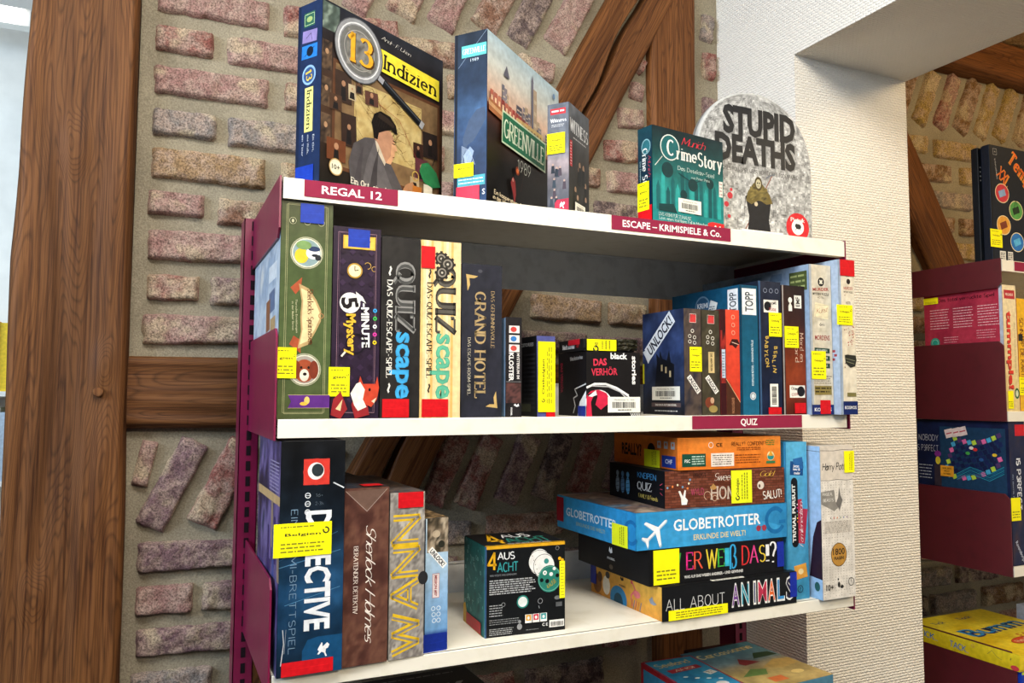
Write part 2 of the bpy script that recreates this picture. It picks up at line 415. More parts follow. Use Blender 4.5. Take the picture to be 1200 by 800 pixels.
def font_text(s, bold):
    key = (s, bold)
    if key not in _tc:
        c = bpy.data.curves.new('t', 'FONT'); c.body = s; c.resolution_u = 2; c.offset = 0.018 * bold
        o = bpy.data.objects.new('t', c); me = bpy.data.meshes.new_from_object(o)
        vs = [(v.co.x / .69, v.co.y / .69) for v in me.vertices]; fs = [tuple(p.vertices) for p in me.polygons]
        bpy.data.objects.remove(o); bpy.data.curves.remove(c); bpy.data.meshes.remove(me)
        x0 = min([v[0] for v in vs] or [0]); x1 = max([v[0] for v in vs] or [1])
        _tc[key] = ([(a - x0, b) for a, b in vs], fs, x1 - x0)
    return _tc[key]

class Canvas:
    """flat print on one face. O origin, U right, V up, N outward; positions are fractions of the face, sizes are mm"""
    def __init__(s, O, U, V, Nn, W, H, lift=0.0003):
        s.O = Vector(O); s.U = Vector(U); s.V = Vector(V); s.N = Vector(Nn); s.W = W; s.H = H; s.mb = MB(); s.k = lift; s.step = 0.000018
    def P(s, x, y): return tuple(s.O + s.U * x + s.V * y + s.N * s.k)
    def raw(s, pts, faces, col):
        col = [hx(c) for c in col] if isinstance(col, list) else hx(col)
        s.mb.add([s.P(*p) for p in pts], faces, col); s.k += s.step
    def poly(s, pts, col): s.raw([(x * s.W, y * s.H) for x, y in pts], [tuple(range(len(pts)))], col)
    def rect(s, x0, y0, x1, y1, col, col2=None):
        if col2 is not None: s.poly([(x0, y0), (x1, y0), (x1, y1), (x0, y1)], [col, col, col2, col2])
        else: s.poly([(x0, y0), (x1, y0), (x1, y1), (x0, y1)], col)
    def quad(s, cx, cy, w, h, rot, col):
        c, n = math.cos(math.radians(rot)), math.sin(math.radians(rot)); cx *= s.W; cy *= s.H; w /= 2000; h /= 2000
        s.raw([(cx + c * a - n * b, cy + n * a + c * b) for a, b in ((-w, -h), (w, -h), (w, h), (-w, h))], [(0, 1, 2, 3)], col)
    def ell(s, cx, cy, rx, ry, col, n=24, a0=0, a1=360, rot=0):
        cx *= s.W; cy *= s.H; rx /= 1000; ry /= 1000; c, q = math.cos(math.radians(rot)), math.sin(math.radians(rot))
        pts = []
        for i in range(n + (0 if a1 - a0 == 360 else 1)):
            a = math.radians(a0 + (a1 - a0) * i / n); u, v = rx * math.cos(a), ry * math.sin(a)
            pts.append((cx + c * u - q * v, cy + q * u + c * v))
        s.raw(pts, [tuple(range(len(pts)))], col)
    def ring(s, cx, cy, r0, r1, col, n=28, a0=0, a1=360):
        cx *= s.W; cy *= s.H; pts = []; fs = []
        for i in range(n + 1):
            a = math.radians(a0 + (a1 - a0) * i / n)
            for r in (r0, r1): pts.append((cx + r / 1000 * math.cos(a), cy + r / 1000 * math.sin(a)))
        s.raw(pts, [(2 * i, 2 * i + 1, 2 * i + 3, 2 * i + 2) for i in range(n)], col)
    def line(s, pts, w, col):
        q = ribbon([(x * s.W, y * s.H) for x, y in pts], lambda a, b: w / 2000)
        vs = [p for f in q for p in f]
        if q: s.raw(vs, [(4 * i, 4 * i + 1, 4 * i + 2, 4 * i + 3) for i in range(len(q))], col)
    def frame(s, x0, y0, x1, y1, w, col): s.line([(x0, y0), (x1, y0)], w, col); s.line([(x1, y0), (x1, y1)], w, col); s.line([(x1, y1), (x0, y1)], w, col); s.line([(x0, y1), (x0, y0)], w, col)
    def text(s, t, x, y, h, col, rot=0, fit=None, font='sans', bold=0, left=False, sh=0.0):
        """x,y centre of the text (or its left baseline middle); h cap height mm; fit total length mm"""
        if font == 'block': font, bold = 'sans', (bold or 1.9)
        if font == 'sans':
            vs, fs, w = font_text(t, bold)
        else:
            q, w = stroke_text(t, STY[font]); vs = [p for f in q for p in f]
            fs = [(4 * i, 4 * i + 1, 4 * i + 2, 4 * i + 3) for i in range(len(q))]
        if not vs: return
        sy = h / 1000; sx = (fit / 1000 / max(w, .05)) if fit else sy
        c, n = math.cos(math.radians(rot)), math.sin(math.radians(rot))
        ox = 0 if left else w / 2
        pts = []
        for a, b in vs:
            u = (a - ox) * sx + b * sh * sy; v = (b - .5) * sy
            pts.append((x * s.W + c * u - n * v, y * s.H + n * u + c * v))
        s.raw(pts, fs, col)
    def words(s, x0, y0, x1, y1, rows, h, col, seed=1, rot90=False):
        """rows of small illegible print as short dashes"""
        r = random.Random(seed); vs = []
        for i in range(rows):
            y = (y1 - (y1 - y0) * (i + .5) / rows) * s.H; x = x0 * s.W; end = (x1 - r.random() * .12 * (x1 - x0)) * s.W
            while x < end:
                l = h / 1000 * r.uniform(.8, 4.5); l = min(l, end - x)
                vs += [(x, y - h / 2200), (x + l, y - h / 2200), (x + l, y + h / 2200), (x, y + h / 2200)]; x += l + h / 1400
        if rot90:
            vs = [(b / s.H * s.W, (1 - a / s.W) * s.H) for a, b in vs]
        s.raw(vs, [(4 * i, 4 * i + 1, 4 * i + 2, 4 * i + 3) for i in range(len(vs) // 4)], col)
    def paint(s, x0, y0, x1, y1, nu, nv, fn):
        """area print: colour from fn(s,t) arrays -> (r,g,b) arrays, one value per grid corner"""
        S, T = np.meshgrid(np.linspace(0, 1, nu + 1), np.linspace(0, 1, nv + 1))
        C = np.clip(np.stack([np.broadcast_to(a, S.shape) for a in fn(S, T)], -1), 0, 1)
        pts = [((x0 + (x1 - x0) * S[j, i]) * s.W, (y0 + (y1 - y0) * T[j, i]) * s.H) for j in range(nv + 1) for i in range(nu + 1)]
        base = len(s.mb.v); s.mb.v += [s.P(*p) for p in pts]
        w = nu + 1
        for j in range(nv):
            for i in range(nu):
                s.mb.f.append((base + j * w + i, base + j * w + i + 1, base + (j + 1) * w + i + 1, base + (j + 1) * w + i))
                s.mb.c.append([tuple(C[j, i]), tuple(C[j, i + 1]), tuple(C[j + 1, i + 1]), tuple(C[j + 1, i])])
        s.k += 0.00002
    def mottle(s, x0, y0, x1, y1, cols, sx=6, sy=6, nu=36, nv=36, seed=0, sharp=1.0):
        cs = np.array([hx(c) for c in cols])
        def fn(S, T):
            v = fbm(S * sx + seed * 3.3, T * sy + seed * 7.1, 4); v = np.clip((v - .5) * 2.2 * sharp + .5, 0, .999) * (len(cs) - 1)
            i = v.astype(int); f = (v - i)[..., None]; i2 = np.minimum(i + 1, len(cs) - 1)
            c = cs[i] * (1 - f) + cs[i2] * f
            return c[..., 0], c[..., 1], c[..., 2]
        s.paint(x0, y0, x1, y1, nu, nv, fn)
    def done(s, name, parent, mat=None):
        if s.mb.f: return s.mb.build(name, mat or CARD, parent, recalc=False)

def grad(stops):
    ps = [p for p, _ in stops]; cs = np.array([hx(c) for _, c in stops])
    def fn(S, T):
        return [np.interp(T, ps, cs[:, k]) for k in range(3)]
    return fn
def gradx(stops):
    g = grad(stops)
    return lambda S, T: g(T, S)
def noisy(fn, amp=.15, sx=8, sy=8, seed=0):
    def f2(S, T):
        n = (fbm(S * sx + seed * 3.1, T * sy + seed * 1.7) - .5) * 2 * amp
        return [c * (1 + n) + n * .1 for c in fn(S, T)]
    return f2

# ------------------------------------------------------------------ the walls of brick and timber
def grid_mesh(name, x0, x1, z0, z1, y, nx, nz, hf, mat, parent=None, smooth=True):
    """upright surface facing the viewer whose relief is hf(x,z) towards -y"""
    X, Z = np.meshgrid(np.linspace(x0, x1, nx + 1), np.linspace(z0, z1, nz + 1))
    Hh = hf(X, Z); mb = MB()
    vs = list(zip(X.ravel().tolist(), (y - Hh).ravel().tolist(), Z.ravel().tolist()))
    w = nx + 1
    mb.add(vs, [(j * w + i, j * w + i + 1, (j + 1) * w + i + 1, (j + 1) * w + i) for j in range(nz) for i in range(nx)])
    b = len(mb.v)
    mb.box(x0, x1, y + .01, y + .10, z0, z1)
    return mb.build(name, mat, parent, smooth=smooth, colors=False, recalc=False)
YB = 0.530
wall_back = grid_mesh('wall_back', -0.19, 1.15, -1.45, 1.35, YB, 110, 220, lambda x, z: .005 * fbm(x * 16, z * 16, 3), MORTAR)
tag(wall_back, 'reclaimed brick infill wall with grey mortar behind the left shelving unit', kind='structure')
Y2 = 0.615
wall_next = grid_mesh('wall_right', 1.51, 3.2, -1.45, 1.35, Y2, 110, 180, lambda x, z: .005 * fbm(x * 16 + 3, z * 16, 3), MORTAR)
tag(wall_next, 'brick wall of the next room seen through the opening', kind='structure')

BR = random.Random(11)
def brick(cx, cz, L, H, ang, y, col, parent):
    H *= 1.07; L *= 1.02
    nx, nz = max(8, int(L / .0065)), max(9, int(H / .005))
    sd = BR.random() * 50
    S, T = np.meshgrid(np.linspace(-1, 1, nx + 1), np.linspace(-1, 1, nz + 1))
    # ragged outline
    ox = L / 2 * (1 - .05 * vnoise(T * 2.5 + sd, S * 0 + sd) * (L > .1)); oz = H / 2 * (1.10 - .14 * vnoise(S * L * 22 + sd, T * 0 + sd * 2) - .10 * vnoise(S * L * 70 + sd, T * 0 + sd))
    X = S * ox + .0; Z = T * oz
    e = np.maximum(np.abs(S) ** 30, np.abs(T) ** 14)
    hgt = .015 * (1 - e) ** .3 + (.008 * (fbm(X * 40 + sd, Z * 40 + sd, 3) - .5) + .006 * (vnoise(X * 110 + sd, Z * 110 + sd) - .5)) * (1 - e) - .006 * e
    vs = list(zip(X.ravel().tolist(), (-hgt).ravel().tolist(), Z.ravel().tolist())); w = nx + 1
    mb = MB(); mb.add(vs, [(j * w + i, j * w + i + 1, (j + 1) * w + i + 1, (j + 1) * w + i) for j in range(nz) for i in range(nx)])
    o = mb.build('brick', BRICK, parent, smooth=True, colors=False, recalc=False)
    o.location = (cx, y, cz); o.rotation_euler = (0, -math.radians(ang), 0)
    o.color = (*lin(hx(col)), 1)
RED, ROSE, PUR, GRY, TAN, BRN, DRK = 'a0645a', 'b0877e', '8c6e72', '98908a', 'b4946e', '98705a', '6c5c5a'
A = [(-0.063, 0.777, 0.206, 0.055, 0.7, ROSE), (0.184, 0.783, 0.241, 0.060, 3.4, RED), (-0.114, 0.697, 0.107, 0.05, 0.3, RED), (0.065, 0.698, 0.213, 0.055, 1.4, ROSE), (-0.062, 0.619, 0.21, 0.056, 1.0, ROSE), (0.178, 0.625, 0.22, 0.056, 1.0, BRN),
     (-0.109, 0.538, 0.116, 0.051, 1.0, GRY), (0.074, 0.538, 0.218, 0.058, 1.0, GRY), (-0.063, 0.460, 0.208, 0.060, 0.3, TAN), (0.165, 0.462, 0.20, 0.058, 0.4, TAN), (-0.119, 0.385, 0.101, 0.046, -0.7, ROSE), (0.051, 0.379, 0.2, 0.053, -0.3, BRN),
     (-0.053, 0.308, 0.231, 0.056, 0.9, ROSE), (-0.12, 0.228, 0.091, 0.049, 0.5, RED), (0.04, 0.227, 0.196, 0.054, 0.2, PUR), (-0.049, 0.152, 0.246, 0.056, 1.1, ROSE),
     (0.20, .308, .21, .055, 0, ROSE), (.255, .227, .18, .052, 0, RED), (.20, .150, .2, .055, 0, BRN), (.265, .38, .16, .053, 0, GRY), (.36, .465, .14, .054, 0, ROSE), (.31, .54, .2, .055, 0, BRN), (.40, .62, .16, .055, 0, ROSE), (.32, .70, .13, .053, 1, TAN)]
F = [(0.219, 0.859, 0.08, 0.055, 66, ROSE), (0.323, 0.888, 0.115, 0.066, 68.7, RED), (0.418, 0.892, 0.137, 0.065, 67.9, ROSE), (0.529, 0.914, 0.158, 0.066, 62.7, BRN), (0.62, 0.919, 0.197, 0.060, 63.5, DRK), (0.722, 0.931, 0.210, 0.064, 62.4, ROSE),
     (0.365, 0.768, 0.169, 0.056, 3.3, BRN), (0.627, 0.779, 0.1, 0.050, -6, ROSE), (0.46, 0.703, 0.10, 0.053, 1.6, TAN), (.57, .70, .09, .05, 0, ROSE), (.545, .625, .09, .052, 0, PUR), (.51, .545, .08, .052, 0, RED), (.13, .872, .08, .06, 64, PUR), (.02, .87, .10, .06, 60, ROSE), (-.10, .872, .09, .06, 62, RED)]
T = [(0.912, 0.835, 0.040, 0.018, 62, RED), (0.900, 0.771, 0.045, 0.040, 80.2, ROSE), (0.882, 0.701, 0.074, 0.05, 3.5, ROSE), (0.855, 0.617, 0.10, 0.055, 2.8, RED), (0.770, 0.543, 0.05, 0.05, 0, BRN), (0.862, 0.541, 0.10, 0.055, 1.0, ROSE), (0.847, 0.469, 0.141, 0.041, -0.8, DRK),
     (.82, .40, .17, .05, 0, BRN), (.74, .33, .12, .05, 0, RED), (.87, .33, .10, .05, 0, GRY)]
S = [(1.115, 0.973, 0.072, 0.037, 83.6, GRY), (1.120, 0.874, 0.072, 0.040, 85.8, RED), (1.117, 0.755, 0.076, 0.042, 84.9, PUR), (1.117, 0.653, 0.067, 0.042, 84.4, GRY), (1.117, .55, .07, .042, 85, RED), (1.117, .45, .07, .042, 85, ROSE)]
M = [(0.705, 0.229, 0.187, 0.056, -2.2, TAN), (0.868, 0.224, 0.107, 0.054, -1.1, TAN), (0.674, 0.152, 0.169, 0.050, -1.4, PUR), (0.845, 0.147, 0.145, 0.048, -0.9, PUR)]
D = [(0.415, -0.124, 0.161, 0.052, 66.2, RED), (0.491, -0.129, 0.17, 0.053, 65.6, RED), (0.583, -0.127, 0.163, 0.054, 66.0, PUR), (0.668, -0.125, 0.161, 0.053, 67.7, DRK), (0.755, -0.120, 0.155, 0.053, 68.9, RED), (0.846, -0.120, 0.150, 0.053, 69.4, PUR),
     (0.440, -0.257, 0.075, 0.050, -1.3, GRY), (0.602, -0.250, 0.19, 0.050, -1.0, BRN), (0.815, -0.254, 0.192, 0.050, -1, RED), (0.372, -0.329, 0.15, 0.052, -1, PUR), (0.565, -0.333, 0.19, 0.052, -1, RED), (.77, -.335, .18, .052, -1, DRK),
     (.30, -.41, .16, .052, 0, BRN), (.50, -.415, .2, .052, 0, GRY), (.72, -.415, .2, .052, 0, RED), (.87, -.415, .08, .052, 0, PUR), (0.673, -0.505, 0.211, 0.056, -1.5, PUR), (0.438, -0.500, 0.21, 0.055, -1.0, DRK), (0.843, -0.512, 0.09, 0.056, -1, RED), (.27, -.5, .1, .05, 0, RED),
     (.25, -.585, .2, .053, 0, PUR), (.48, -.585, .2, .053, 0, RED), (.70, -.585, .2, .053, 0, DRK)]
LB = [(-0.157, -0.093, 0.085, 0.029, 78, ROSE), (-0.11, -0.131, 0.177, 0.053, 64, PUR), (-0.023, -0.133, 0.173, 0.057, 64, RED), (0.060, -0.145, 0.15, 0.05, 63.4, PUR), (.145, -.12, .13, .05, 63, ROSE), (-0.042, -0.262, 0.252, 0.052, -1, PUR), (-0.117, -0.337, 0.099, 0.052, -1.5, ROSE), (0.015, -0.340, 0.145, 0.051, -1.5, PUR),
      (-0.05, -0.412, 0.23, 0.049, -1.5, PUR), (-0.10, -0.487, 0.14, 0.051, -1.0, GRY), (-.12, -.565, .12, .05, 0, RED), (.13, -.255, .1, .05, 0, RED)]
for x, z, l, h, a, c in A + F + T + S + M + D + LB: brick(x, z, l, h, a, YB - .002, c, wall_back)
YEL = 'b89c5c'
R2 = [(2.043, 0.975, 0.2, 0.058, 64.9, YEL), (2.139, 0.978, 0.21, 0.053, 64.2, RED), (2.236, 0.979, 0.21, 0.062, 64, '8e6c48'), (2.332, 0.977, 0.21, 0.056, 65.6, YEL), (2.429, 0.981, 0.208, 0.058, 64.0, YEL), (2.531, 0.98, 0.209, 0.060, 66.4, '8e6c48'), (1.955, 0.985, 0.18, 0.046, 66, '8e6c48'),
      (1.974, 0.818, 0.128, 0.055, 2, YEL), (2.17, 0.82, 0.209, 0.060, 2.3, YEL), (2.427, 0.832, 0.21, 0.060, 2, YEL), (2.05, 0.735, 0.192, 0.056, 2.3, '8e6c48'), (2.288, 0.745, 0.20, 0.058, 2, YEL), (2.553, 0.760, 0.20, 0.058, 2, '8e6c48'),
      (2.125, 0.654, 0.234, 0.056, 2, GRY), (2.384, 0.662, 0.223, 0.056, 2, '8e6c48'), (2.1, 0.575, 0.095, 0.051, 0.6, '8e6c48'), (2.276, 0.577, 0.197, 0.055, 1.7, '8e6c48'), (2.52, 0.582, 0.214, 0.056, 1, YEL), (2.2, 0.495, 0.17, 0.055, 1.8, YEL), (2.425, 0.499, 0.23, 0.056, 1.6, '8e6c48'),
      (2.09, .42, .15, .05, 0, YEL), (2.3, .42, .2, .05, 0, '8e6c48'), (1.93, 0.251, 0.16, 0.052, 0, '8e6c48'), (2.12, 0.251, 0.19, 0.052, 0, YEL), (1.90, 0.318, 0.20, 0.05, 0, YEL), (2.13, 0.318, 0.2, 0.05, 0, '8e6c48'), (1.98, -0.51, 0.2, 0.058, 0, GRY), (2.2, -0.51, 0.2, 0.058, 0, DRK), (2.43, -0.51, 0.2, 0.058, 0, GRY),
      (2.09, -0.59, 0.2, 0.058, 0, GRY), (2.32, -0.59, 0.2, 0.058, 0, '8e6c48'), (2.53, -0.59, 0.18, 0.058, 0, GRY), (1.87, -.59, .2, .058, 0, DRK), (2.0, -.43, .2, .056, 0, DRK), (2.24, -.43, .2, .056, 0, GRY), (2.46, -.43, .2, .056, 0, '8e6c48'), (2.0, .18, .2, .05, 0, '8e6c48'), (2.23, .18, .2, .05, 0, YEL)]
for x, z, l, h, a, c in R2: brick(x, z, l, h, a, Y2 - .002, c, wall_next)

for k in range(4):     # courses above the picture and below it
    for j in range(7):
        x = -.07 + .235 * j - .11 * (k % 2)
        if -.12 < x < .70: brick(x, 1.06 + .078 * k, .205, .055, 0, YB - .002, BR.choice([RED, ROSE, PUR, TAN, GRY]), wall_back)
for k in range(10):
    for j in range(6):
        x = .0 + .235 * j - .11 * (k % 2)
        if -.13 < x < .86 and not (k < 2 and x < .2): brick(x, -.665 - .078 * k, .205, .055, 0, YB - .002, BR.choice([RED, ROSE, PUR, BRN, GRY]), wall_back)
    for j in range(7): brick(1.70 + .235 * j - .11 * (k % 2), -.67 - .078 * k, .205, .055, 0, Y2 - .002, BR.choice([TAN, BRN, DRK, GRY]), wall_next)

def beam(name, p0, p1, w, yf, depth, mat, wav=.006, seed=0, nw=34, crack=None, edge=None, label=None, parent=None):
    """squared timber lying in the wall plane from p0 to p1 (x,z); the local z axis runs along the grain"""
    dx, dz = p1[0] - p0[0], p1[1] - p0[1]; Lg = math.hypot(dx, dz); nl = max(20, int(Lg / .012))
    mb = MB(); prof = []
    for j in range(nl + 1):
        t = j / nl * Lg; row = []
        el = -w / 2 + wav * (vnoise(t * 4 + seed, 1.3) - .5) * 2 + (edge(t)[0] if edge else 0)
        er = w / 2 + wav * (vnoise(t * 4 + seed, 9.7) - .5) * 2 + (edge(t)[1] if edge else 0)
        for i in range(nw + 1):
            s = i / nw
            # denser columns at the edges for the worn arris
            x = el + (er - el) * s
            q = min(s, 1 - s) * (er - el)
            rnd = .010 * (1 - min(1, q / .012)) ** 2
            d = rnd + .0035 * (float(vnoise(x * 25 + seed, t * 3)) - .5)
            if crack:
                c0, cw, cd, ta, tb = crack
                if ta < t < tb:
                    xc = c0 + .010 * math.sin(t * 5.1 + 1) + .004 * math.sin(t * 23)
                    ww = cw * min(1, (t - ta) / .12, (tb - t) / .12) * (0.6 + .6 * float(vnoise(t * 9, 4.4)))
                    d += cd * math.exp(-((x - xc) / max(ww, 1e-4)) ** 4)
            row.append((x, d, t))
        prof.append(row)
    vs = []
    for row in prof:
        vs += row
        vs += [(row[-1][0], depth, row[-1][2]), (row[0][0], depth, row[0][2])]
    w_ = nw + 3; fs = []
    for j in range(nl):
        for i in range(w_): fs.append((j * w_ + i, j * w_ + (i + 1) % w_, (j + 1) * w_ + (i + 1) % w_, (j + 1) * w_ + i))
    fs += [tuple(range(w_)), tuple(range(nl * w_ + w_ - 1, nl * w_ - 1, -1))]
    mb.add(vs, fs)
    o = mb.build(name, mat, parent, smooth=True, colors=False, recalc=False)
    o.location = (p0[0], yf, p0[1]); o.rotation_euler = (0, math.atan2(dx, dz), 0)
    if label: tag(o, label, kind='structure')
    return o
def post_edge(t):
    z = t - 1.45
    zs = [-1.45, -.5, -.02, .12, .26, .41, .55, .70, 1.35]; xs = [-.362, -.366, -.372, -.374, -.374, -.366, -.362, -.358, -.352]
    rs = [-.182, -.184, -.187, -.187, -.190, -.191, -.191, -.192, -.194]
    return np.interp(z, zs, xs) + .368, np.interp(z, zs, rs) + .188
post = beam('trim_1', (-.278, -1.45), (-.278, 1.35), .18, .480, .14, OAK, wav=.003, seed=2, edge=post_edge, label='broad weathered oak post with wooden peg at the left of the brick wall')
peg = MB()
for k in range(2):
    pass
ring0 = [(.0085 * math.cos(a) * (1 + .06 * math.sin(3 * a)), .0085 * math.sin(a)) for a in [i * math.pi / 6 for i in range(12)]]
peg.prism([(a, b) for a, b in ring0], 'y', -.012, .02)
o = peg.build('peg', OAK, post, bevel=.0015, colors=False); o.location = (.045, 0, 1.45 + .035)
rail = beam('trim_2', (-.20, .035), (.98, .035), .134, .500, .12, OAK, wav=.003, seed=8, label='horizontal oak rail between the posts behind the shelving')
brace = beam('trim_3', (-.045, -.73), (1.10, 1.352), .150, .493, .12, OAK2, wav=.004, seed=5, nw=80, crack=(.004, .0055, .05, .35, 2.3), label='slanting oak brace with a long black crack rising to the right')
vpost = beam('trim_4', (.998, -1.45), (.998, 1.35), .134, .497, .12, OAK2, wav=.004, seed=12, label='upright oak post beside the white wall behind the shelf top')
brace2 = beam('trim_5', (2.235, .20), (1.64, 1.17), .16, .585, .12, OAK2, wav=.004, seed=3, label='slanting oak brace in the next room beside the white jamb')
r2beam = beam('trim_6', (1.51, 1.133), (3.2, 1.133), .125, .550, .15, OAK2, wav=.004, seed=9, label='dark oak beam under the ceiling of the next room')
mb = MB()
for k in range(12): mb.box(1.52, 3.2, .60 - (k + 1) * .26 + .004, .60 - k * .26, 1.20, 1.225)
tag(mb.build('ceiling_boards', PALEWOOD, None, bevel=.002, colors=False), 'pale boards over the next room', kind='structure')

# white papered wall with the opening
wl = MB()
wl.box(1.15, 1.51, .262, .72, -1.45, .805)
wl.box(1.15, 1.51, -3.4, .72, .805, 1.35)
wr = wl.build('wall_opening', WALLPAPER, colors=False, uvbox=True)
tag(wr, 'white woven-textured papered wall with a square opening to the next room', kind='structure')
m = MB(); m.box(-3.2, 3.2, -3.4, 3.1, -1.50, -1.45); tag(m.build('floor', FLOOR, colors=False), kind='structure')
m = MB(); m.box(-3.2, 1.15, -3.4, .70, 1.35, 1.40); m.box(1.51, 3.2, -3.4, .70, 1.35, 1.40); tag(m.build('ceiling', PLASTER, colors=False), kind='structure')
m = MB(); m.box(3.2, 3.3, -3.4, .72, -1.45, 1.35); tag(m.build('wall_far_right', PLASTER, colors=False), kind='structure')
# bright room beyond the post
m = MB(); m.box(-3.2, 1.5, 3.0, 3.1, -1.45, 2.1); tag(m.build('wall_far', PLASTER, colors=False), 'white far wall left of the oak post', kind='structure')
m = MB(); m.box(-1.6, -.66, 2.6, 2.66, 1.53, 1.60); lamp = m.build('linear_lamp', PLASTER, colors=False)
tag(lamp, 'glowing white strip lamp on the far wall left of the oak post', 'lamp')
m = MB(); m.box(-1.58, -.68, 2.59, 2.61, 1.535, 1.595); m.build('diffuser', LAMPM, lamp, colors=False)

# ------------------------------------------------------------------ shelving units
def strip_sign(parent, x0, x1, ztop, text, fitw, yf=-.0015, h=.0225):
    cv = Canvas((x0, yf, ztop - h), (1, 0, 0), (0, 0, 1), (0, -1, 0), x1 - x0, h)
    cv.rect(0, 0, 1, 1, '8a2440'); cv.text(text, .5, .5, 10.5, 'f4ece8', fit=fitw, bold=1)
    o = cv.done('shelf_sign', parent, PAPER); o['label'] = 'maroon strip with white lettering'
def shelf(parent, z, x0, x1, y0, D, up=True, lip=.028):
    """pressed steel shelf: surface, front lip, folded rear edge"""
    m = MB()
    m.box(x0, x1, y0, y0 + D, z - .003, z)
    m.prism([(y0 - .001, z - .001), (y0 + .0, z), (y0 + .003, z), (y0 + .003, z - lip + .002), (y0 + .014, z - lip + .002), (y0 + .014, z - lip), (y0 - .001, z - lip)], 'x', x0, x1)
    m.box(x0 + .001, x0 + .003, y0 + .003, y0 + D, z - .009, z - .003); m.box(x1 - .003, x1 - .001, y0 + .003, y0 + D, z - .009, z - .003)
    o = m.build('shelf', CREAM, parent, colors=False)
    return o
def rear_panel(parent, z0, z1, x0, x1, y):
    m = MB(); m.box(x0, x1, y, y + .0015, z0, z1); m.box(x0, x1, y - .008, y, z1 - .0015, z1)
    m.build('rear_rail', GREYM, parent, colors=False)
def upright(parent, x0, x1, y0, z0, z1, mat):
    m = MB(); m.box(x0, x1, y0, y0 + .0015, z0, z1); m.box(x0, x0 + .0015, y0, y0 + .05, z0, z1); m.box(x1 - .0015, x1, y0, y0 + .05, z0, z1)
    o = m.build('upright', mat, parent, colors=False)
    s = MB(); xc = (x0 + x1) / 2; z = z0 + .03
    while z < z1 - .02:
        s.box(xc - .0035, xc + .0035, y0 - .0006, y0 + .0004, z, z + .0155); z += .0246
    q = s.build('slot', DARK, o, colors=False); q['kind'] = 'stuff'
def bracket(parent, x, y0, D, zlo, zhi, mat, hang=False, rise=0.0):
    t = .0025; r = .012
    if hang: poly = [(y0, zhi), (y0, zlo + r), (y0 + r, zlo), (y0 + D, zlo), (y0 + D, zhi)]
    else: poly = [(y0, zlo), (y0, zhi - r), (y0 + r, zhi), (y0 + D, zhi), (y0 + D, zlo)]
    m = MB(); m.prism(poly, 'x', x - t / 2, x + t / 2)
    zc = zhi if hang else zlo + .01
    for k in (0, 1):   # rear hooks
        m.prism([(y0 + D - .002, zlo + .02 + k * .03), (y0 + D + .008, zlo + .02 + k * .03), (y0 + D + .008, zlo + .012 + k * .03), (y0 + D + .012, zlo + .012 + k * .03), (y0 + D + .012, zlo + .028 + k * .03), (y0 + D - .002, zlo + .028 + k * .03)], 'x', x - .001, x + .001)
    m.build('side_bracket', mat, parent, colors=False)
unit = empty('shelving_unit', (0, 0, 0))
tag(unit, 'maroon and cream steel shelving unit with four shelves of board games', 'shelf')
ZT, ZM, ZB, ZL, DD = .316, 0.0, -.320, -.640, .300
s1 = shelf(unit, ZT, 0, 1, 0, DD); s2 = shelf(unit, ZM, 0, .995, 0, DD, lip=.024); s3 = shelf(unit, ZB, 0, 1, 0, DD, lip=.020); s4 = shelf(unit, ZL, 0, 1, 0, DD)
strip_sign(s1, .0265, .154, ZT - .0005, 'REGAL 12', 82)
strip_sign(s1, .500, .736, ZT - .0005, 'ESCAPE – KRIMISPIELE & Co.', 195)
strip_sign(s2, .651, .887, ZM - .0005, 'QUIZ', 36, h=.0215)
rear_panel(unit, .232, .312, .003, .997, .296); rear_panel(unit, ZM, ZM + .055, .003, .997, .297)
rear_panel(unit, ZB, ZB + .055, .003, .997, .297); rear_panel(unit, ZL, ZL + .055, .003, .997, .297)
upright(unit, -.019, .012, .301, -1.45, .322, MAROON); upright(unit, .988, 1.019, .301, -1.45, .322, MAROON)
for x in (-.0035, 1.0035):
    bracket(unit, x, 0, DD, .237, ZT + .002, MAROON, hang=True)
    for z in (ZM, ZB, ZL): bracket(unit, x, 0, DD, z - .027, z + .118, MAROON)
m = MB(); m.box(.0, 1, .02, .30, -1.45, -1.35); m.build('base', MAROON, unit, colors=False)

u2 = empty('shelving_unit', (1.70, .165, 0))
tag(u2, 'dark red steel shelving unit in the next room beyond the opening', 'shelf')
for z, lip in ((.362, .027), (-.002, .024), (-.365, .024), (-.73, .024)):
    shelf(u2, z, 0, 1, 0, .30, lip=lip)
for x in (-.003, 1.003):
    bracket(u2, x, 0, .30, .295, .366, BORDEAUX, hang=True)
    for z in (-.002, -.365, -.73): bracket(u2, x, 0, .30, z - .024, z + .168, BORDEAUX)
upright(u2, -.019, .012, .301, -1.45, .365, BORDEAUX); upright(u2, .988, 1.019, .301, -1.45, .365, BORDEAUX)
cv = Canvas((.045, -.0015, .338), (1, 0, 0), (0, 0, 1), (0, -1, 0), .2, .0225); cv.rect(0, 0, 1, 1, '8a2440'); cv.done('shelf_sign', u2, PAPER)

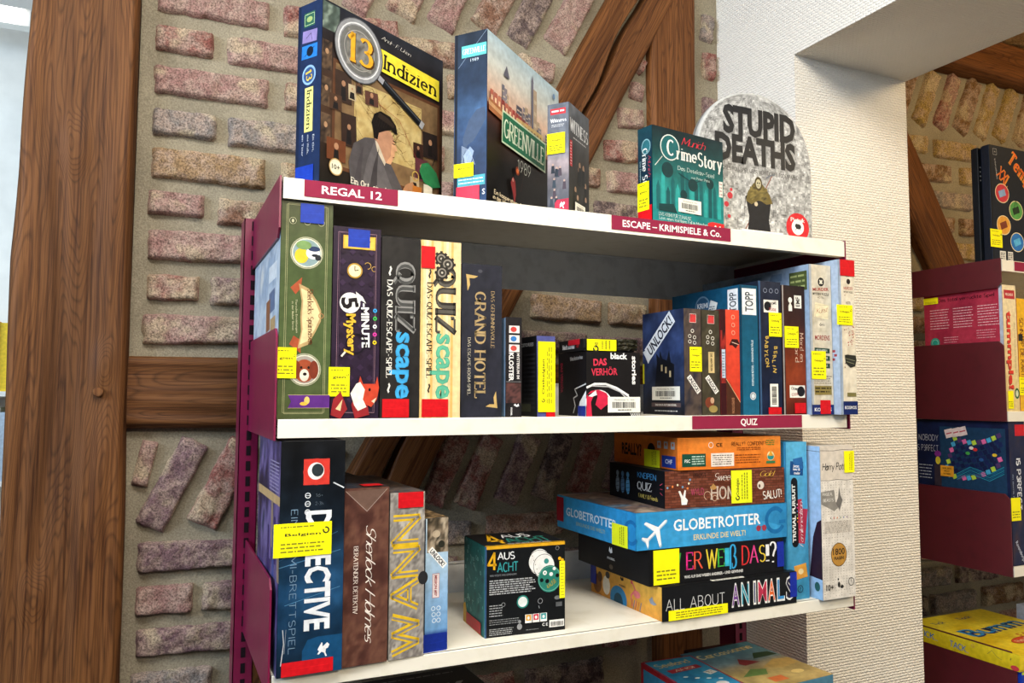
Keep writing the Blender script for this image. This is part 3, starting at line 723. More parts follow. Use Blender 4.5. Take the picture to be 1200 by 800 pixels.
# ------------------------------------------------------------------ game boxes
class Box:
    def __init__(s, label, loc, ang, W, D, H, body, group, tray=None, name='game_box', traydir='R', bev=.0012, cat='board game', wall='2a2a2e'):
        s.W, s.D, s.H = W, D, H
        s.o = empty(name, loc, math.radians(ang)); tag(s.o, label, cat, group)
        t = .0035; m = MB(); x0, x1, y0, y1, z0, z1 = 0, W, 0, D, 0, H
        q = MB()
        if traydir == 'R': m.box(0, W - t, 0, D, 0, H, hx(body)); q.box(W - .01, W, .0012, D - .0012, .0012, H - .0012, hx(tray or body))
        elif traydir == 'L': m.box(t, W, 0, D, 0, H, hx(body)); q.box(0, .01, .0012, D - .0012, .0012, H - .0012, hx(tray or body))
        elif traydir == 'B': m.box(0, W, 0, D - t, 0, H, hx(body)); q.box(.0012, W - .0012, D - .01, D, .0012, H - .0012, hx(tray or body))
        else: m.box(0, W, 0, D, t, H, hx(body)); q.box(.0012, W - .0012, .0012, D - .0012, 0, .01, hx(tray or body))
        m.build('lid', CARD, s.o, bevel=bev, seg=2); q.build('tray', CARD, s.o)
        s.td = traydir
    def face(s, f, lift=.0004):
        W, D, H = s.W, s.D, s.H
        if f == 'front': return Canvas((0, 0, 0), (1, 0, 0), (0, 0, 1), (0, -1, 0), W, H, lift)
        if f == 'left': return Canvas((0, D, 0), (0, -1, 0), (0, 0, 1), (-1, 0, 0), D, H, lift)
        if f == 'top': return Canvas((0, 0, H), (1, 0, 0), (0, 1, 0), (0, 0, 1), W, D, lift)
        if f == 'right': return Canvas((W, 0, 0), (0, 1, 0), (0, 0, 1), (1, 0, 0), D, H, lift)
    def yellow(s, f, x0, y0, x1, y1, title='Ostbelgien', rot=0, green=False, tx=None):
        cv = s.face(f, .0019); c = 'dfe622' if green else 'f4ec12'
        cv.rect(x0, y0, x1, y1, c); w = (x1 - x0) * cv.W * 1000; h = (y1 - y0) * cv.H * 1000
        mx, my = (x0 + x1) / 2, (y0 + y1) / 2
        if rot == 0:
            if title:
                th = min(h * .12, 3.4)
                cv.text(title, mx, y0 + (y1 - y0) * .66, th, '2c2c20', fit=w * .62, bold=1)
                cv.ring(x0 + (x1 - x0) * .90, y0 + (y1 - y0) * .74, w * .035, w * .06, '2c2c20', a0=-200, a1=110)
            cv.words(x0 + (x1 - x0) * .12, y0 + (y1 - y0) * .1, x1 - (x1 - x0) * .1, y0 + (y1 - y0) * .44, 3, h * .05, '7c7a20', 3)
            if title: cv.words(x0 + (x1 - x0) * .12, y0 + (y1 - y0) * .84, x1 - (x1 - x0) * .3, y0 + (y1 - y0) * .94, 1, h * .04, '7c7a20', 4)
        else:
            if title:
                cv.text(title, x0 + (x1 - x0) * .30, my, w * .13, '2c2c20', rot=rot, fit=h * .5, bold=1)
                cv.ring(x0 + (x1 - x0) * .30, y0 + (y1 - y0) * (.16 if rot > 0 else .88), w * .05, w * .10, '2c2c20', a0=-200, a1=110)
            for k, xx in enumerate((.5, .62, .74)):
                r = random.Random(k + 9); y = .12
                while y < .86:
                    l = r.uniform(.03, .1); cv.rect(x0 + (x1 - x0) * xx, y0 + (y1 - y0) * y, x0 + (x1 - x0) * (xx + .045), y0 + (y1 - y0) * (y + l), '7c7a20'); y += l + .025
        o = cv.done('sticker', s.o, PAPER); o['label'] = 'yellow library sticker'; return o
    def tape(s, f, x0, y0, x1, y1, c, nm='red'):
        cv = s.face(f, .0017); cv.rect(x0, y0, x1, y1, c); cv.line([(x0 + (x1 - x0) * .1, y0 + (y1 - y0) * .48), (x0 + (x1 - x0) * .9, y0 + (y1 - y0) * .52)], .3, tuple(min(1, v * 1.15 + .02) for v in hx(c)))
        o = cv.done('tape', s.o, TAPE); o['label'] = nm + ' marking tape'
    def barcode(s, f, x0, y0, x1, y1, rot90=False):
        cv = s.face(f, .0018); cv.rect(x0, y0, x1, y1, 'eceade'); r = random.Random(5); w, h = x1 - x0, y1 - y0
        if not rot90:
            x = .14
            while x < .84:
                b = r.choice([.012, .02, .03]); cv.rect(x0 + w * x, y0 + h * .28, x0 + w * (x + b), y0 + h * .68, '2a2a2a'); x += b + r.choice([.012, .02])
            cv.text('Mediothek St. Vith', (x0 + x1) / 2, y0 + h * .82, h * cv.H * 90, '333333', fit=w * cv.W * 620)
            cv.words(x0 + w * .3, y0 + h * .1, x0 + w * .72, y0 + h * .22, 1, h * cv.H * 60, '444444')
        else:
            y = .1
            while y < .9:
                b = r.choice([.012, .02, .035]); cv.rect(x0 + w * .2, y0 + h * y, x0 + w * .8, y0 + h * (y + b), '2a2a2a'); y += b + r.choice([.012, .02])
        o = cv.done('barcode_label', s.o, PAPER); o['label'] = 'white barcode label'
BLUE_T, RED_T = '1c3aa0', 'cc1820'
GT, GM, GB = 'board games on the top of the shelving unit', 'board games on the upper shelf', 'board games on the middle shelf'

def seahorse(c, x, y, s, col):
    """small winged rearing horse mark"""
    P = [(-.5, .1), (-.3, .5), (-.1, .8), (.0, 1.0), (.12, .8), (.1, .55), (.3, .2), (.55, .1), (.5, -.3), (.7, -.8), (.5, -.8), (.3, -.35), (.0, -.2), (-.35, -.5), (-.55, -.45), (-.3, -.1)]
    c.poly([(x + a * s / c.W / 1000, y + b * s / c.H / 1000) for a, b in P], col)
    W = [(.1, .4), (.7, .9), (1.0, .6), (.8, .2), (.5, .1)]
    c.poly([(x + a * s / c.W / 1000, y + b * s / c.H / 1000) for a, b in W], col)

# --- top shelf 1: detective board with a magnifying glass
b = Box('large dark square game box with magnifying glass and man at a pinned map', (.047, .006, ZT), 29.7, .249, .050, .256, '1d2330', GT, '2a2a30', traydir='B')
c = b.face('front')
c.paint(0, 0, 1, 1, 40, 40, noisy(grad([(0, '14120f'), (.2, '2c2018'), (.5, '4a3222'), (.75, '241c1c'), (1, '191c26')]), .25, 9, 9, 2))
c.rect(.08, .10, .97, .70, '5a3a26'); c.mottle(.10, .12, .95, .68, ['6a5238', '83694a', '57422c'], 5, 5, 30, 24, 3)
c.mottle(.0, .84, .12, .99, ['5a6a62', '3a4640', '86968a'], 4, 4, 8, 10, 4)
for k, yy in enumerate((.62, .42, .22)): c.mottle(.0, yy, .07, yy + .16, ['3a2c22', '6a5440', '221a18'], 3, 4, 5, 10, k); c.ell(.035, yy + .1, 3, 4, 'b08a68')
c.mottle(.24, .24, .80, .63, ['b49a60', 'c8b47c', 'a0844c'], 4, 4, 26, 20, 8)
r = random.Random(4)
for k in range(34):
    x, y = r.uniform(.25, .78), r.uniform(.28, .62); p = [(x, y)]
    for j in range(4): x = min(.79, max(.25, x + r.uniform(-.09, .09))); y = min(.62, max(.25, y + r.uniform(-.07, .07))); p.append((x, y))
    c.line(p, .45, r.choice(['6a4c2c', '7c5a34', '54391f']))
for (x, y, w, h, cc) in ((.155, .56, 30, 44, '3a2a22'), (.22, .55, 14, 22, 'b8a888'), (.10, .46, 22, 22, '4a3426'), (.27, .60, 14, 22, '5a4030'), (.37, .56, 26, 20, '5a3a30'), (.20, .33, 28, 46, '33241e'), (.11, .20, 34, 30, '6a3c24'), (.77, .36, 22, 24, '3a2620'), (.88, .42, 34, 40, '2a2220'), (.80, .25, 28, 34, '5a3238'), (.74, .16, 20, 16, 'b09a78')):
    c.quad(x, y, w, h, r.uniform(-6, 6), cc); c.ell(x, y + .02, w * .12, w * .14, 'a87e60'); c.poly([(x - .02, y - h / 600), (x + .02, y - h / 600), (x + .015, y), (x - .015, y)], '1c1818')
c.line([(.76, .3), (.60, .5), (.42, .55)], .5, 'a02020')
# man at the desk
c.poly([(.22, .03), (.20, .16), (.235, .27), (.32, .325), (.40, .34), (.47, .29), (.55, .20), (.62, .11), (.68, .03)], '4e4a4c')
c.poly([(.30, .03), (.34, .20), (.40, .33), (.45, .24), (.52, .12), (.58, .03)], '5e5a5c')
c.poly([(.40, .33), (.42, .27), (.48, .20), (.50, .25), (.47, .31)], 'c8bca8')
c.poly([(.40, .42), (.39, .35), (.43, .31), (.49, .22), (.53, .22), (.565, .28), (.56, .36), (.53, .41)], 'b4866a')
c.poly([(.49, .22), (.53, .22), (.565, .28), (.56, .36), (.535, .34), (.53, .27)], 'd2a078')
c.ell(.405, .355, 3.5, 6, 'a87858')
c.poly([(.385, .38), (.37, .43), (.39, .48), (.44, .51), (.52, .50), (.57, .46), (.585, .41), (.56, .41), (.53, .425), (.47, .40), (.43, .38), (.42, .34), (.39, .34)], '17120f')
c.poly([(.565, .35), (.585, .315), (.57, .305), (.56, .31)], 'd2a078'); c.poly([(.43, .50), (.50, .485), (.56, .455), (.55, .44), (.48, .455), (.42, .47)], '30261f')
for k in range(7): c.line([(.40 + k * .022, .41 + k * .004), (.42 + k * .022, .475 + k * .001)], .6, '2c231d')
c.poly([(.24, .05), (.27, .18), (.31, .28), (.30, .18), (.29, .05)], '454144'); c.poly([(.36, .05), (.39, .18), (.43, .29), (.42, .16), (.42, .05)], '3c383a'); c.line([(.545, .365), (.575, .36)], 1.4, '1a120e')
c.line([(.54, .345), (.565, .345)], 1.2, '2a1a14'); c.line([(.545, .265), (.56, .268)], 1, '6a3a2a')
c.poly([(.60, .04), (.66, .13), (.72, .16), (.74, .13), (.68, .05)], 'a87a58')
c.rect(.66, 0, 1, .07, '5a3a22'); c.rect(.72, .05, .80, .14, 'b06a2c'); c.rect(.82, .05, .90, .17, 'd8d0bc'); c.ring(.745, .2, 6, 8, 'b89a50'); 
c.poly([(.78, .24), (.80, .29), (.86, .31), (.94, .26), (.98, .18), (.90, .16), (.82, .18)], '2e7a4a'); c.line([(.90, .30), (.93, .36), (.90, .38)], 1.5, '1a1a1a')
# banner, glass
c.poly([(.425, .745), (.955, .72), (.955, .852), (.43, .875)], 'f0dc3c'); c.text('Indizien', .695, .797, 20, '1c1814', rot=-2.6, fit=112, font='slab')
c.ring(.265, .80, 36, 46, '8c8e92'); c.ring(.265, .80, 38, 40, 'd8dadc'); c.ring(.265, .80, 45, 46.5, '4c4e52'); c.ell(.265, .80, 36, 36, '6a6a68'); c.mottle(.17, .70, .36, .90, ['5c5a56', '8c8a84', '44423e'], 5, 5, 12, 12, 6)
c.ring(.265, .80, 28, 29, 'a8a6a0')
c.text('13', .275, .80, 40, '4a2c08', fit=46, font='serif'); c.text('13', .268, .805, 38, 'e2a828', fit=44, font='serif')
c.line([(.42, .70), (.50, .665)], 9, '9c9ea4'); c.line([(.46, .685), (.79, .53)], 11, '17181c'); c.line([(.47, .69), (.78, .545)], 2, '4c5058'); c.line([(.78, .535), (.81, .52)], 12, 'a0a2a6')
c.text('André F. Urien', .56, .935, 6, 'd8d4c8', rot=-4, fit=62, font='script')
c.ell(.105, .105, 12, 12, 'b8985c'); c.ell(.105, .105, 10.5, 10.5, 'e8e0c8'); c.text('10+', .105, .105, 6.5, '2a2018', fit=14, bold=1)
c.text('Ein Ort, eine Waffe, ein Täter', .52, .055, 8, 'eae4d4', rot=-1, fit=150, font='slab')
c.done('cover_print', b.o)
c = b.face('left'); c.rect(0, 0, 1, 1, '1a2a4c'); c.rect(0, .0, .12, 1, '14203a')
c.rect(.25, .87, .70, .95, '2c5c4a'); c.frame(.28, .88, .67, .94, .6, 'c8d8a0'); c.ell(.48, .91, 6, 4, '9cae6c')
c.quad(.5, .815, 30, 17, -4, '8a7cae'); c.line([(.35, .81), (.55, .83), (.6, .79)], .8, '2a2440')
c.quad(.5, .73, 32, 19, -2, '2878c8'); c.ell(.52, .73, 7, 7, '101828'); c.line([(.3, .71), (.7, .75)], 1, '0c1422')
c.ring(.5, .60, 11, 14, '8cb0d8'); c.ell(.5, .60, 11, 11, '34507c'); c.text('13', .5, .60, 11, 'e8c040', fit=13, font='serif', rot=-80)
c.quad(.52, .41, 17, 62, 0, 'e8e080'); c.text('Indizien', .53, .41, 8.5, '222018', rot=-90, fit=52, font='slab')
for k, t in enumerate(('Ein Ort,', 'eine Waffe,', 'ein Täter')): c.text(t, .74 - k * .22, .22, 3.6, 'c8ccd4', rot=-90, fit=24 + k * 3)
c.done('spine_print', b.o); b.tape('left', .04, .0, .78, .105, BLUE_T, 'blue')

# --- top shelf 2: city skyline over a dark lower half
b = Box('tall game box with smoky city skyline above a green road sign', (.290, .006, ZT), 39.2, .272, .056, .262, '1a2638', GT, '18202e', traydir='B')
c = b.face('front')
c.paint(0, .55, 1, 1, 40, 30, noisy(grad([(0, 'a89484'), (.25, 'd8b49c'), (.6, 'cfd0c8'), (1, 'a8c0cc')]), .08, 5, 9, 3))
c.paint(0, 0, 1, .58, 36, 36, noisy(grad([(0, '080808'), (.45, '14100e'), (.75, '301c14'), (.95, '6a3624'), (1, '8a4a34')]), .35, 6, 6, 5))
r = random.Random(12)
for k in range(30):
    x = r.uniform(.0, .95); w = r.uniform(.02, .05); h = r.uniform(.05, .17) if not .55 < x < .62 else .3; y0 = .60 - .06 * x
    c.rect(x, y0, x + w, y0 + h, r.choice(['6a6a78', '847c84', '9a8c86', '5a5664', 'b09a80']))
    for j in range(3): c.rect(x + w * .2, y0 + h * (.2 + .25 * j), x + w * .8, y0 + h * (.28 + .25 * j), 'c8b89c')
c.poly([(.18, .80), (.22, .87), (.26, .80)], '5a5866'); c.rect(.56, .6, .585, .90, '6a6878'); c.poly([(.555, .9), (.572, .95), (.59, .9)], '6a6878')
for k in range(12):
    x = .02 + k * .045; c.rect(x, .56 - k * .005, x + .04, .66 - k * .005, r.choice(['a8443c', '8c3834', 'b86450', 'c8785c'])); c.rect(x + .01, .60 - k * .005, x + .03, .63 - k * .005, 'e8c8a0')
c.rect(.35, .50, .72, .60, 'c8a868')
for k in range(8): c.rect(.37 + k * .044, .53, .39 + k * .044, .58, '7a5a3a')
c.poly([(0, .60), (0, .53), (.5, .48), (1, .45), (1, .50), (.5, .54)], 'a8683c'); c.poly([(0, .585), (0, .56), (.5, .50), (1, .47), (1, .48), (.5, .52)], 'd0a070')
c.poly([(.86, .50), (.89, .72), (.92, .50)], '2e3c38'); c.poly([(.80, .50), (.89, .60), (.98, .50)], '2e3c38')
c.ell(.9, .93, 5, 5, '6a8ab0'); c.line([(.40, .15), (.46, .30)], 1, '3a1a10')
c.ell(.36, .27, 7, 7, '803010'); c.ell(.36, .27, 4, 4, 'e07030')
c.poly([(.27, .18), (.30, .12), (.32, .06), (.34, .12), (.33, .2), (.30, .22)], '8a2c2c'); c.ell(.30, .2, 3, 3, 'c88878')
c.quad(.46, .475, 165, 52, -2, 'c8d8b8'); c.quad(.46, .475, 159, 46, -2, '156a48'); c.text('GREENVILLE', .46, .475, 28, 'dfe8d0', rot=-2, fit=148, font='serif')
c.text('1989', .45, .31, 19, 'c8ccc0', fit=48, font='thin')
c.text('Ein kooperatives Spiel', .27, .07, 6.5, 'd8c8a8', rot=-1, fit=110, font='cond'); c.text('in der Horror-Welt', .22, .04, 6.5, 'd8c8a8', rot=-1, fit=90, font='cond')
c.done('cover_print', b.o); b.barcode('front', .42, .0, .62, .055)
c = b.face('left'); c.paint(0, 0, 1, 1, 12, 44, noisy(grad([(0, '1c3c68'), (.15, '1a2c4c'), (.4, '2c4468'), (.55, '3c5c84'), (.7, '1c2c44'), (1, '1e2836')]), .25, 3, 9, 5))
c.rect(.02, 0, .10, 1, '0c121e'); c.line([(.12, .80), (1, 1)], .6, '8494a8')
c.rect(.22, .855, .98, .925, '5cc4bc'); c.text('GREENVILLE', .6, .89, 8, 'e8f4f0', fit=38, font='serif'); c.text('1989', .62, .835, 4.5, 'c8d4dc', fit=14)
c.poly([(.45, .48), (.70, .54), (.95, .55), (.98, .48), (.80, .42), (.60, .36), (.42, .34), (.3, .28), (.28, .38)], '3e4e68'); c.poly([(.3, .28), (.5, .33), (.62, .30), (.5, .22), (.4, .20)], '8ca0b8')
for k in range(9): c.line([(.25 + k * .03, .34 - k * .004), (.25 + k * .05, .22)], .7, 'a8b8cc')
c.rect(.12, .10, .96, .16, '48a0ac'); c.words(.16, .11, .92, .15, 2, 1.6, 'e8f0f0'); c.text('S', .92, .06, 8, 'd8dce8', bold=1)
c.done('spine_print', b.o); b.tape('left', .10, .012, .80, .10, 'd0203c'); b.yellow('left', .02, .155, .62, .235, 'gien')

# --- top shelf 3: small case box
b = Box('narrow grey game box with a crowded street scene and a high yellow sticker', (.427, .004, ZT), 39.2, .087, .036, .172, '55565e', GT, '3a3a40', traydir='B')
c = b.face('left'); c.paint(0, 0, 1, 1, 10, 30, noisy(grad([(0, '3c4048'), (.3, '6a6468'), (.45, '9c8c8c'), (.6, '6c7078'), (1, '585c66')]), .2, 4, 9, 6))
c.rect(.14, .90, .86, .955, 'c02c34'); c.words(.2, .91, .8, .95, 1, 3, 'f0e0e0'); c.text('Witness', .52, .845, 5.5, 'f0f0f0', fit=26, font='serif'); c.words(.2, .78, .8, .81, 2, 1, 'd0d0d0')
r = random.Random(3)
for k in range(9): x, y = r.uniform(.15, .85), r.uniform(.1, .42); c.ell(x, y + .03, 1.6, 1.8, 'b49484'); c.poly([(x - .09, y - .05), (x + .09, y - .05), (x + .06, y + .02), (x - .06, y + .02)], r.choice(['1c2028', '2e3a44', '44343c']))
c.poly([(.35, 0), (.35, .08), (.45, .11), (1, .115), (1, 0)], 'b01c38'); seahorse(c, .66, .055, 6, 'f4f4f4'); c.done('spine_print', b.o); b.yellow('left', .0, .535, .84, .725, 'Ostbelgien')
c = b.face('front'); c.paint(0, 0, 1, 1, 20, 30, noisy(grad([(0, '181a1c'), (.5, '302c2a'), (.8, '4a4c50'), (1, '5c6068')]), .3, 6, 9, 7))
c.text('WITNESS', .5, .80, 19, 'd8dadc', fit=76, font='serif', rot=-2); c.words(.2, .68, .85, .72, 1, 2, 'b0b0b0'); c.rect(.04, .42, .15, .66, 'b02830'); c.words(.06, .43, .13, .65, 8, 1.5, 'e0d0d0')
for k in range(8): x, y = r.uniform(.2, .9), r.uniform(.15, .5); c.ell(x, y, 4, 5, 'a08068'); c.poly([(x - .08, y - .15), (x + .08, y - .15), (x + .05, y - .02), (x - .05, y - .02)], '14161a')
c.done('cover_print', b.o); b.barcode('front', .25, .01, .75, .11)

# --- top shelf 4: teal city crime
b = Box('teal and black game box with large white lettering, standing before the grey gravestone-shaped box', (.583, .006, ZT), 8.1, .166, .034, .160, '10333c', GT, '0e2c34', traydir='B')
c = b.face('front'); c.paint(0, 0, 1, 1, 34, 34, noisy(grad([(0, '127a7c'), (.35, '1c8684'), (.6, '17605f'), (.8, '123c40'), (1, '14282e')]), .16, 6, 6, 9))
for k in range(14):
    x = .05 + k * .066; h = [.3, .45, .25, .4, .3, .5, .48, .3, .4, .46, .3, .44, .36, .3][k]; c.rect(x, .13, x + .05, .13 + h * .8, ['0f6064', '2aa09c', '0c5458'][k % 3])
    c.poly([(x, .13 + h * .8), (x + .025, .18 + h * .85), (x + .05, .13 + h * .8)], ['0f6064', '2aa09c', '0c5458'][k % 3])
for x, y, rr in ((.20, .56, 13), (.55, .45, 11), (.42, .33, 8), (.80, .5, 9)): c.ell(x, y, rr, rr, '0c383c')
c.line([(.35, .55), (.55, .47), (.78, .56)], 1.6, '0c383c'); c.poly([(.08, .12), (.08, .19), (.28, .21), (.33, .12)], '0a3a3e')
c.ell(.235, .80, 22, 22, 'dce4dc'); c.ell(.235, .80, 20, 20, '1c6468'); c.line([(.13, .69), (.03, .58)], 1.5, 'c8d0c8')
c.text('C', .245, .80, 25, 'f0f0e8', fit=14, font='serif'); c.text('rime', .47, .765, 21, 'f0f0e8', fit=44, font='serif'); c.text('Story', .80, .745, 23, 'f0f0e8', fit=56, font='serif')
c.text('Munich', .56, .90, 13, 'd83848', fit=54, font='script'); c.text('Das Detektiv-Spiel', .60, .60, 6.5, 'c8dcd4', rot=-1, fit=86, font='type'); c.text('von Peter Prinz', .66, .53, 4, 'c8dcd4', fit=44, font='type')
c.text('LIVE-KRIMI FÜR ZUHAUSE:', .30, .085, 5, 'd8e8e4', fit=74, font='type'); c.text('Löst einen kniffligen Fall in München', .42, .045, 4.5, 'd8e8e4', fit=112, font='type')
c.poly([(.76, 0), (.76, .07), (.82, .09), (1, .085), (1, 0)], 'd8282c'); c.poly([(.8, .0), (.87, .06), (.90, .03), (.94, .06), (.99, .0)], 'f0ece4')
c.rect(.93, .38, .985, .55, 'e0e0d8'); c.words(.94, .39, .98, .54, 4, 1.5, '903030'); c.done('cover_print', b.o); b.barcode('front', .34, .14, .66, .285)
c = b.face('left'); c.paint(0, 0, 1, 1, 8, 20, grad([(0, '0c2c40'), (.5, '0e2c3e'), (1, '14404c')])); c.ell(.58, .79, 11, 13, '88b4bc'); c.ell(.58, .79, 9.5, 11, '2a6a74')
c.text('Crime Story', .5, .52, 11, 'eef0ea', rot=-90, fit=80, font='serif'); c.text('Das Detektiv-Spiel', .18, .5, 3, 'a8c4c4', rot=-90, fit=48); c.text('Munich', .82, .58, 6, 'c03848', rot=-90, fit=34, font='script')
c.done('spine_print', b.o); b.tape('left', .02, 0, 1, .17, RED_T); b.yellow('left', .0, .125, .82, .42, 'gien')

# --- top shelf 5: gravestone tin
gx, gw, gh = .704, .270, .270
g = empty('gravestone_box', (gx, .047, ZT), 0); tag(g, 'light grey speckled gravestone-shaped box with a rounded top and bold black lettering', 'board game', GT)
def stone(inset=0.0):
    pts = [(gw - inset, 0 + inset)]; zc = gh * .50
    pts.append((gw - inset, zc)); R = gw / 2
    for i in range(1, 24):
        a = math.pi * i / 24; pts.append((gw / 2 + (R - inset) * math.cos(a), zc + (gh - zc - inset) * math.sin(a) ** .92))
    pts += [(inset, zc), (inset, inset)]
    return pts
m = MB(); m.prism([(x, z) for x, z in stone()], 'y', 0, .012, hx('b8b8b4')); m.build('lid', CARD, g, bevel=.004, seg=3)
m = MB(); m.prism([(x, z) for x, z in stone(.002)], 'y', .011, .022, hx('7a7a78')); m.build('tray', CARD, g, bevel=.002)
c = Canvas((0, 0, 0), (1, 0, 0), (0, 0, 1), (0, -1, 0), gw, gh, .0003)
# speckled face cut to the outline
nu = 84; pts = []; col = []
out = stone(.004)
def half(z):
    zc = gh * .5
    if z <= zc: return gw / 2 - .004
    q = min(1, (z - zc) / (gh - zc - .004)); return (gw / 2 - .004) * math.sqrt(max(0, 1 - q ** 2.17))
for j in range(nu):
    z0, z1 = .004 + (gh - .008) * j / nu, .004 + (gh - .008) * (j + 1) / nu
    for i in range(nu):
        q = []
        for zz, ii in ((z0, i), (z0, i + 1), (z1, i + 1), (z1, i)):
            hw = half(zz); q.append((gw / 2 - hw + 2 * hw * ii / nu, zz))
        v = .66 + .55 * (float(fbm(q[0][0] * 170, q[0][1] * 170, 3)) - .5) + .16 * (float(fbm(q[0][0] * 30, q[0][1] * 30 + 9, 3)) - .5) + .14 * (random.random() - .5); v = min(.93, max(.35, v))
        n = len(c.mb.v); c.mb.v += [c.P(*p) for p in q]; c.mb.f.append((n, n + 1, n + 2, n + 3)); c.mb.c.append((v, v, v * .985))
c.k += .00005
for dx, cc in ((.006, '8a8a88'), (0, '2a2a2c')):
    c.text('STUPID', .535 + dx, .79 - dx, 47, cc, fit=170, font='block', bold=2.8); c.text('DEATHS', .50 + dx, .595 - dx, 46, cc, fit=188, font='block', bold=2.8)
c.text('TM', .86, .66, 3, '4a4a4a', fit=5)
c.text('BÖSES ROLLSPIEL ÜBER VERRÜCKTE TODESFÄLLE', .53, .455, 6.5, '6a6866', fit=180, font='cond')
c.line([(.635, .445), (.375, .02)], 2.2, '8a5c50'); c.line([(.66, .455), (.61, .44), (.58, .42)], 2.5, '6c7078')
c.poly([(.41, 0), (.43, .15), (.40, .28), (.45, .31), (.58, .31), (.62, .26), (.60, .13), (.625, 0)], '1c1e24')
c.poly([(.405, .25), (.42, .31), (.47, .375), (.50, .385), (.55, .375), (.61, .31), (.635, .25), (.58, .24), (.52, .265), (.45, .23)], '6a5c30')
c.mottle(.44, .26, .59, .35, ['5c5028', '8a7a44', '3a3420'], 6, 6, 10, 8, 3); c.ell(.513, .375, 9, 13, '4a3f26'); c.ell(.513, .375, 6, 8.5, 'b8b090'); c.ell(.505, .38, 1.4, 1.6, '1a1810'); c.ell(.522, .38, 1.4, 1.6, '1a1810'); c.line([(.505, .36), (.52, .36)], .8, '2a2418')
c.ell(.49, .235, 4, 4, 'c8b898'); c.line([(.40, .27), (.385, .12)], .8, '2a2a2a'); c.line([(.635, .26), (.64, .16)], .8, '2a2a2a')
for x, y, q in ((.27, .27, 6), (.24, .21, 5), (.26, .13, 3.5), (.28, .31, 3)): c.ell(x, y, q, q, 'c83a44')
c.ell(.855, .11, 28, 27, 'cc2830'); c.ell(.855, .11, 15, 14.5, 'f0ece8'); c.text('Piatnik', .855, .162, 7, 'f4f0ec', fit=32, font='serif'); c.words(.80, .035, .91, .05, 1, 2, 'f4e0e0')
c.ell(.86, .115, 7, 5, '2c2c2c'); c.ell(.845, .12, 4, 4, '2c2c2c'); c.line([(.85, .11), (.835, .09)], 1.2, '2c2c2c'); c.line([(.87, .11), (.88, .09)], 1.2, '2c2c2c')
c.done('cover_print', g)
class _G: pass
bb = _G(); bb.o = g; bb.face = lambda f, lift: Canvas((0, 0, 0), (1, 0, 0), (0, 0, 1), (0, -1, 0), gw, gh, lift)
Box.barcode(bb, 'front', .36, .0, .72, .055)

# --- upper shelf, from the left
b = Box('olive green game box with bird and dog portraits, leftmost on the upper shelf', (-.001, .004, ZM), 0, .067, .284, .286, '49542f', GM, '3c4628')
c = b.face('front'); c.paint(0, 0, 1, 1, 10, 30, noisy(grad([(0, '4a5230'), (.3, '4c5c34'), (.7, '47562f'), (1, '4a4e34')]), .12, 4, 10, 2))
for q in ((.10, .03, .90, .985), (.13, .025, .87, .99)): c.frame(*q, .5, 'a8a478')
c.ell(.22, .91, 4.5, 4.5, 'c8c4a0'); c.ell(.22, .91, 4, 4, '3c4428'); c.ring(.5, .91, 3.8, 4.4, 'c8c4a0'); c.ring(.77, .91, 3.8, 4.4, 'c8c4a0'); c.ell(.22, .91, 1.6, 2.4, 'c8c4a0')
c.ring(.5, .765, 20, 21.5, 'a8a888'); c.ell(.5, .765, 19.5, 19.5, 'e0dcc4'); c.ell(.5, .765, 18, 18, '88a0a0'); c.ell(.40, .75, 9, 10, 'e0c030'); c.ell(.62, .765, 9, 8, 'f0f0ec'); c.ell(.64, .785, 8, 3.5, '2a3a5c'); c.ell(.66, .755, 4.5, 2, '1c2430'); c.ell(.44, .80, 10, 6, '7a9a5c'); c.ell(.72, .745, 4, 4, '22262c')
c.poly([(.20, .60), (.42, .65), (.40, .60), (.30, .57)], 'a85030'); c.poly([(.20, .34), (.42, .30), (.42, .36), (.28, .38)], 'a85030')
c.poly([(.36, .62), (.55, .60), (.70, .55), (.80, .50), (.80, .45), (.70, .40), (.56, .34), (.36, .32), (.42, .40), (.40, .47), (.42, .54)], 'b89a68'); c.poly([(.40, .60), (.54, .585), (.68, .54), (.77, .49), (.77, .46), (.68, .41), (.54, .355), (.40, .34), (.45, .41), (.43, .47), (.45, .54)], 'e4cc98')
c.text('Sherlocks Spürnasen', .60, .47, 7, '6a3418', rot=-88, fit=72, font='serif'); c.text('Tierische Ermittlungen', .33, .47, 2.4, 'c8c49c', rot=-88, fit=44); c.text('in der Baker Street', .26, .47, 2.4, 'c8c49c', rot=-88, fit=38); c.ring(.80, .475, 2.6, 3.6, 'a87850')
c.ring(.5, .225, 20, 21.5, 'a8a888'); c.ell(.5, .225, 19.5, 19.5, 'e0dcc4'); c.ell(.5, .225, 18, 18, 'a0968a'); c.ell(.5, .22, 13, 15, 'a04a2c'); c.ell(.34, .225, 6, 12, '7c3420'); c.ell(.68, .225, 6, 12, '7c3420'); c.ell(.5, .20, 6, 8, 'e8dcc8'); c.ell(.44, .235, 1.5, 1.8, '201410'); c.ell(.58, .235, 1.5, 1.8, '201410'); c.ell(.51, .205, 2.5, 2, '201410')
c.poly([(.20, .05), (.26, .08), (.20, .11), (1, .11), (1, .05)], '5c2c7c'); c.line([(.2, .11), (1, .11)], .5, 'c8b878'); c.line([(.2, .05), (1, .05)], .5, 'c8b878'); c.ell(.56, .085, 3.5, 5, 'e0c068'); c.ell(.50, .07, 5, 2.4, 'e8b040')
c.done('spine_print', b.o); b.tape('front', .36, .905, .82, .995, BLUE_T, 'blue'); b.yellow('front', -.05, .185, .34, .325, 'gien')
c = b.face('left'); c.mottle(0, 0, 1, 1, ['a8bcd0', 'c8d4dc', '8ca4bc', 'd8dcd8'], 5, 5, 30, 30, 5)
c.rect(.62, .66, .9, .74, 'd8e0e4')
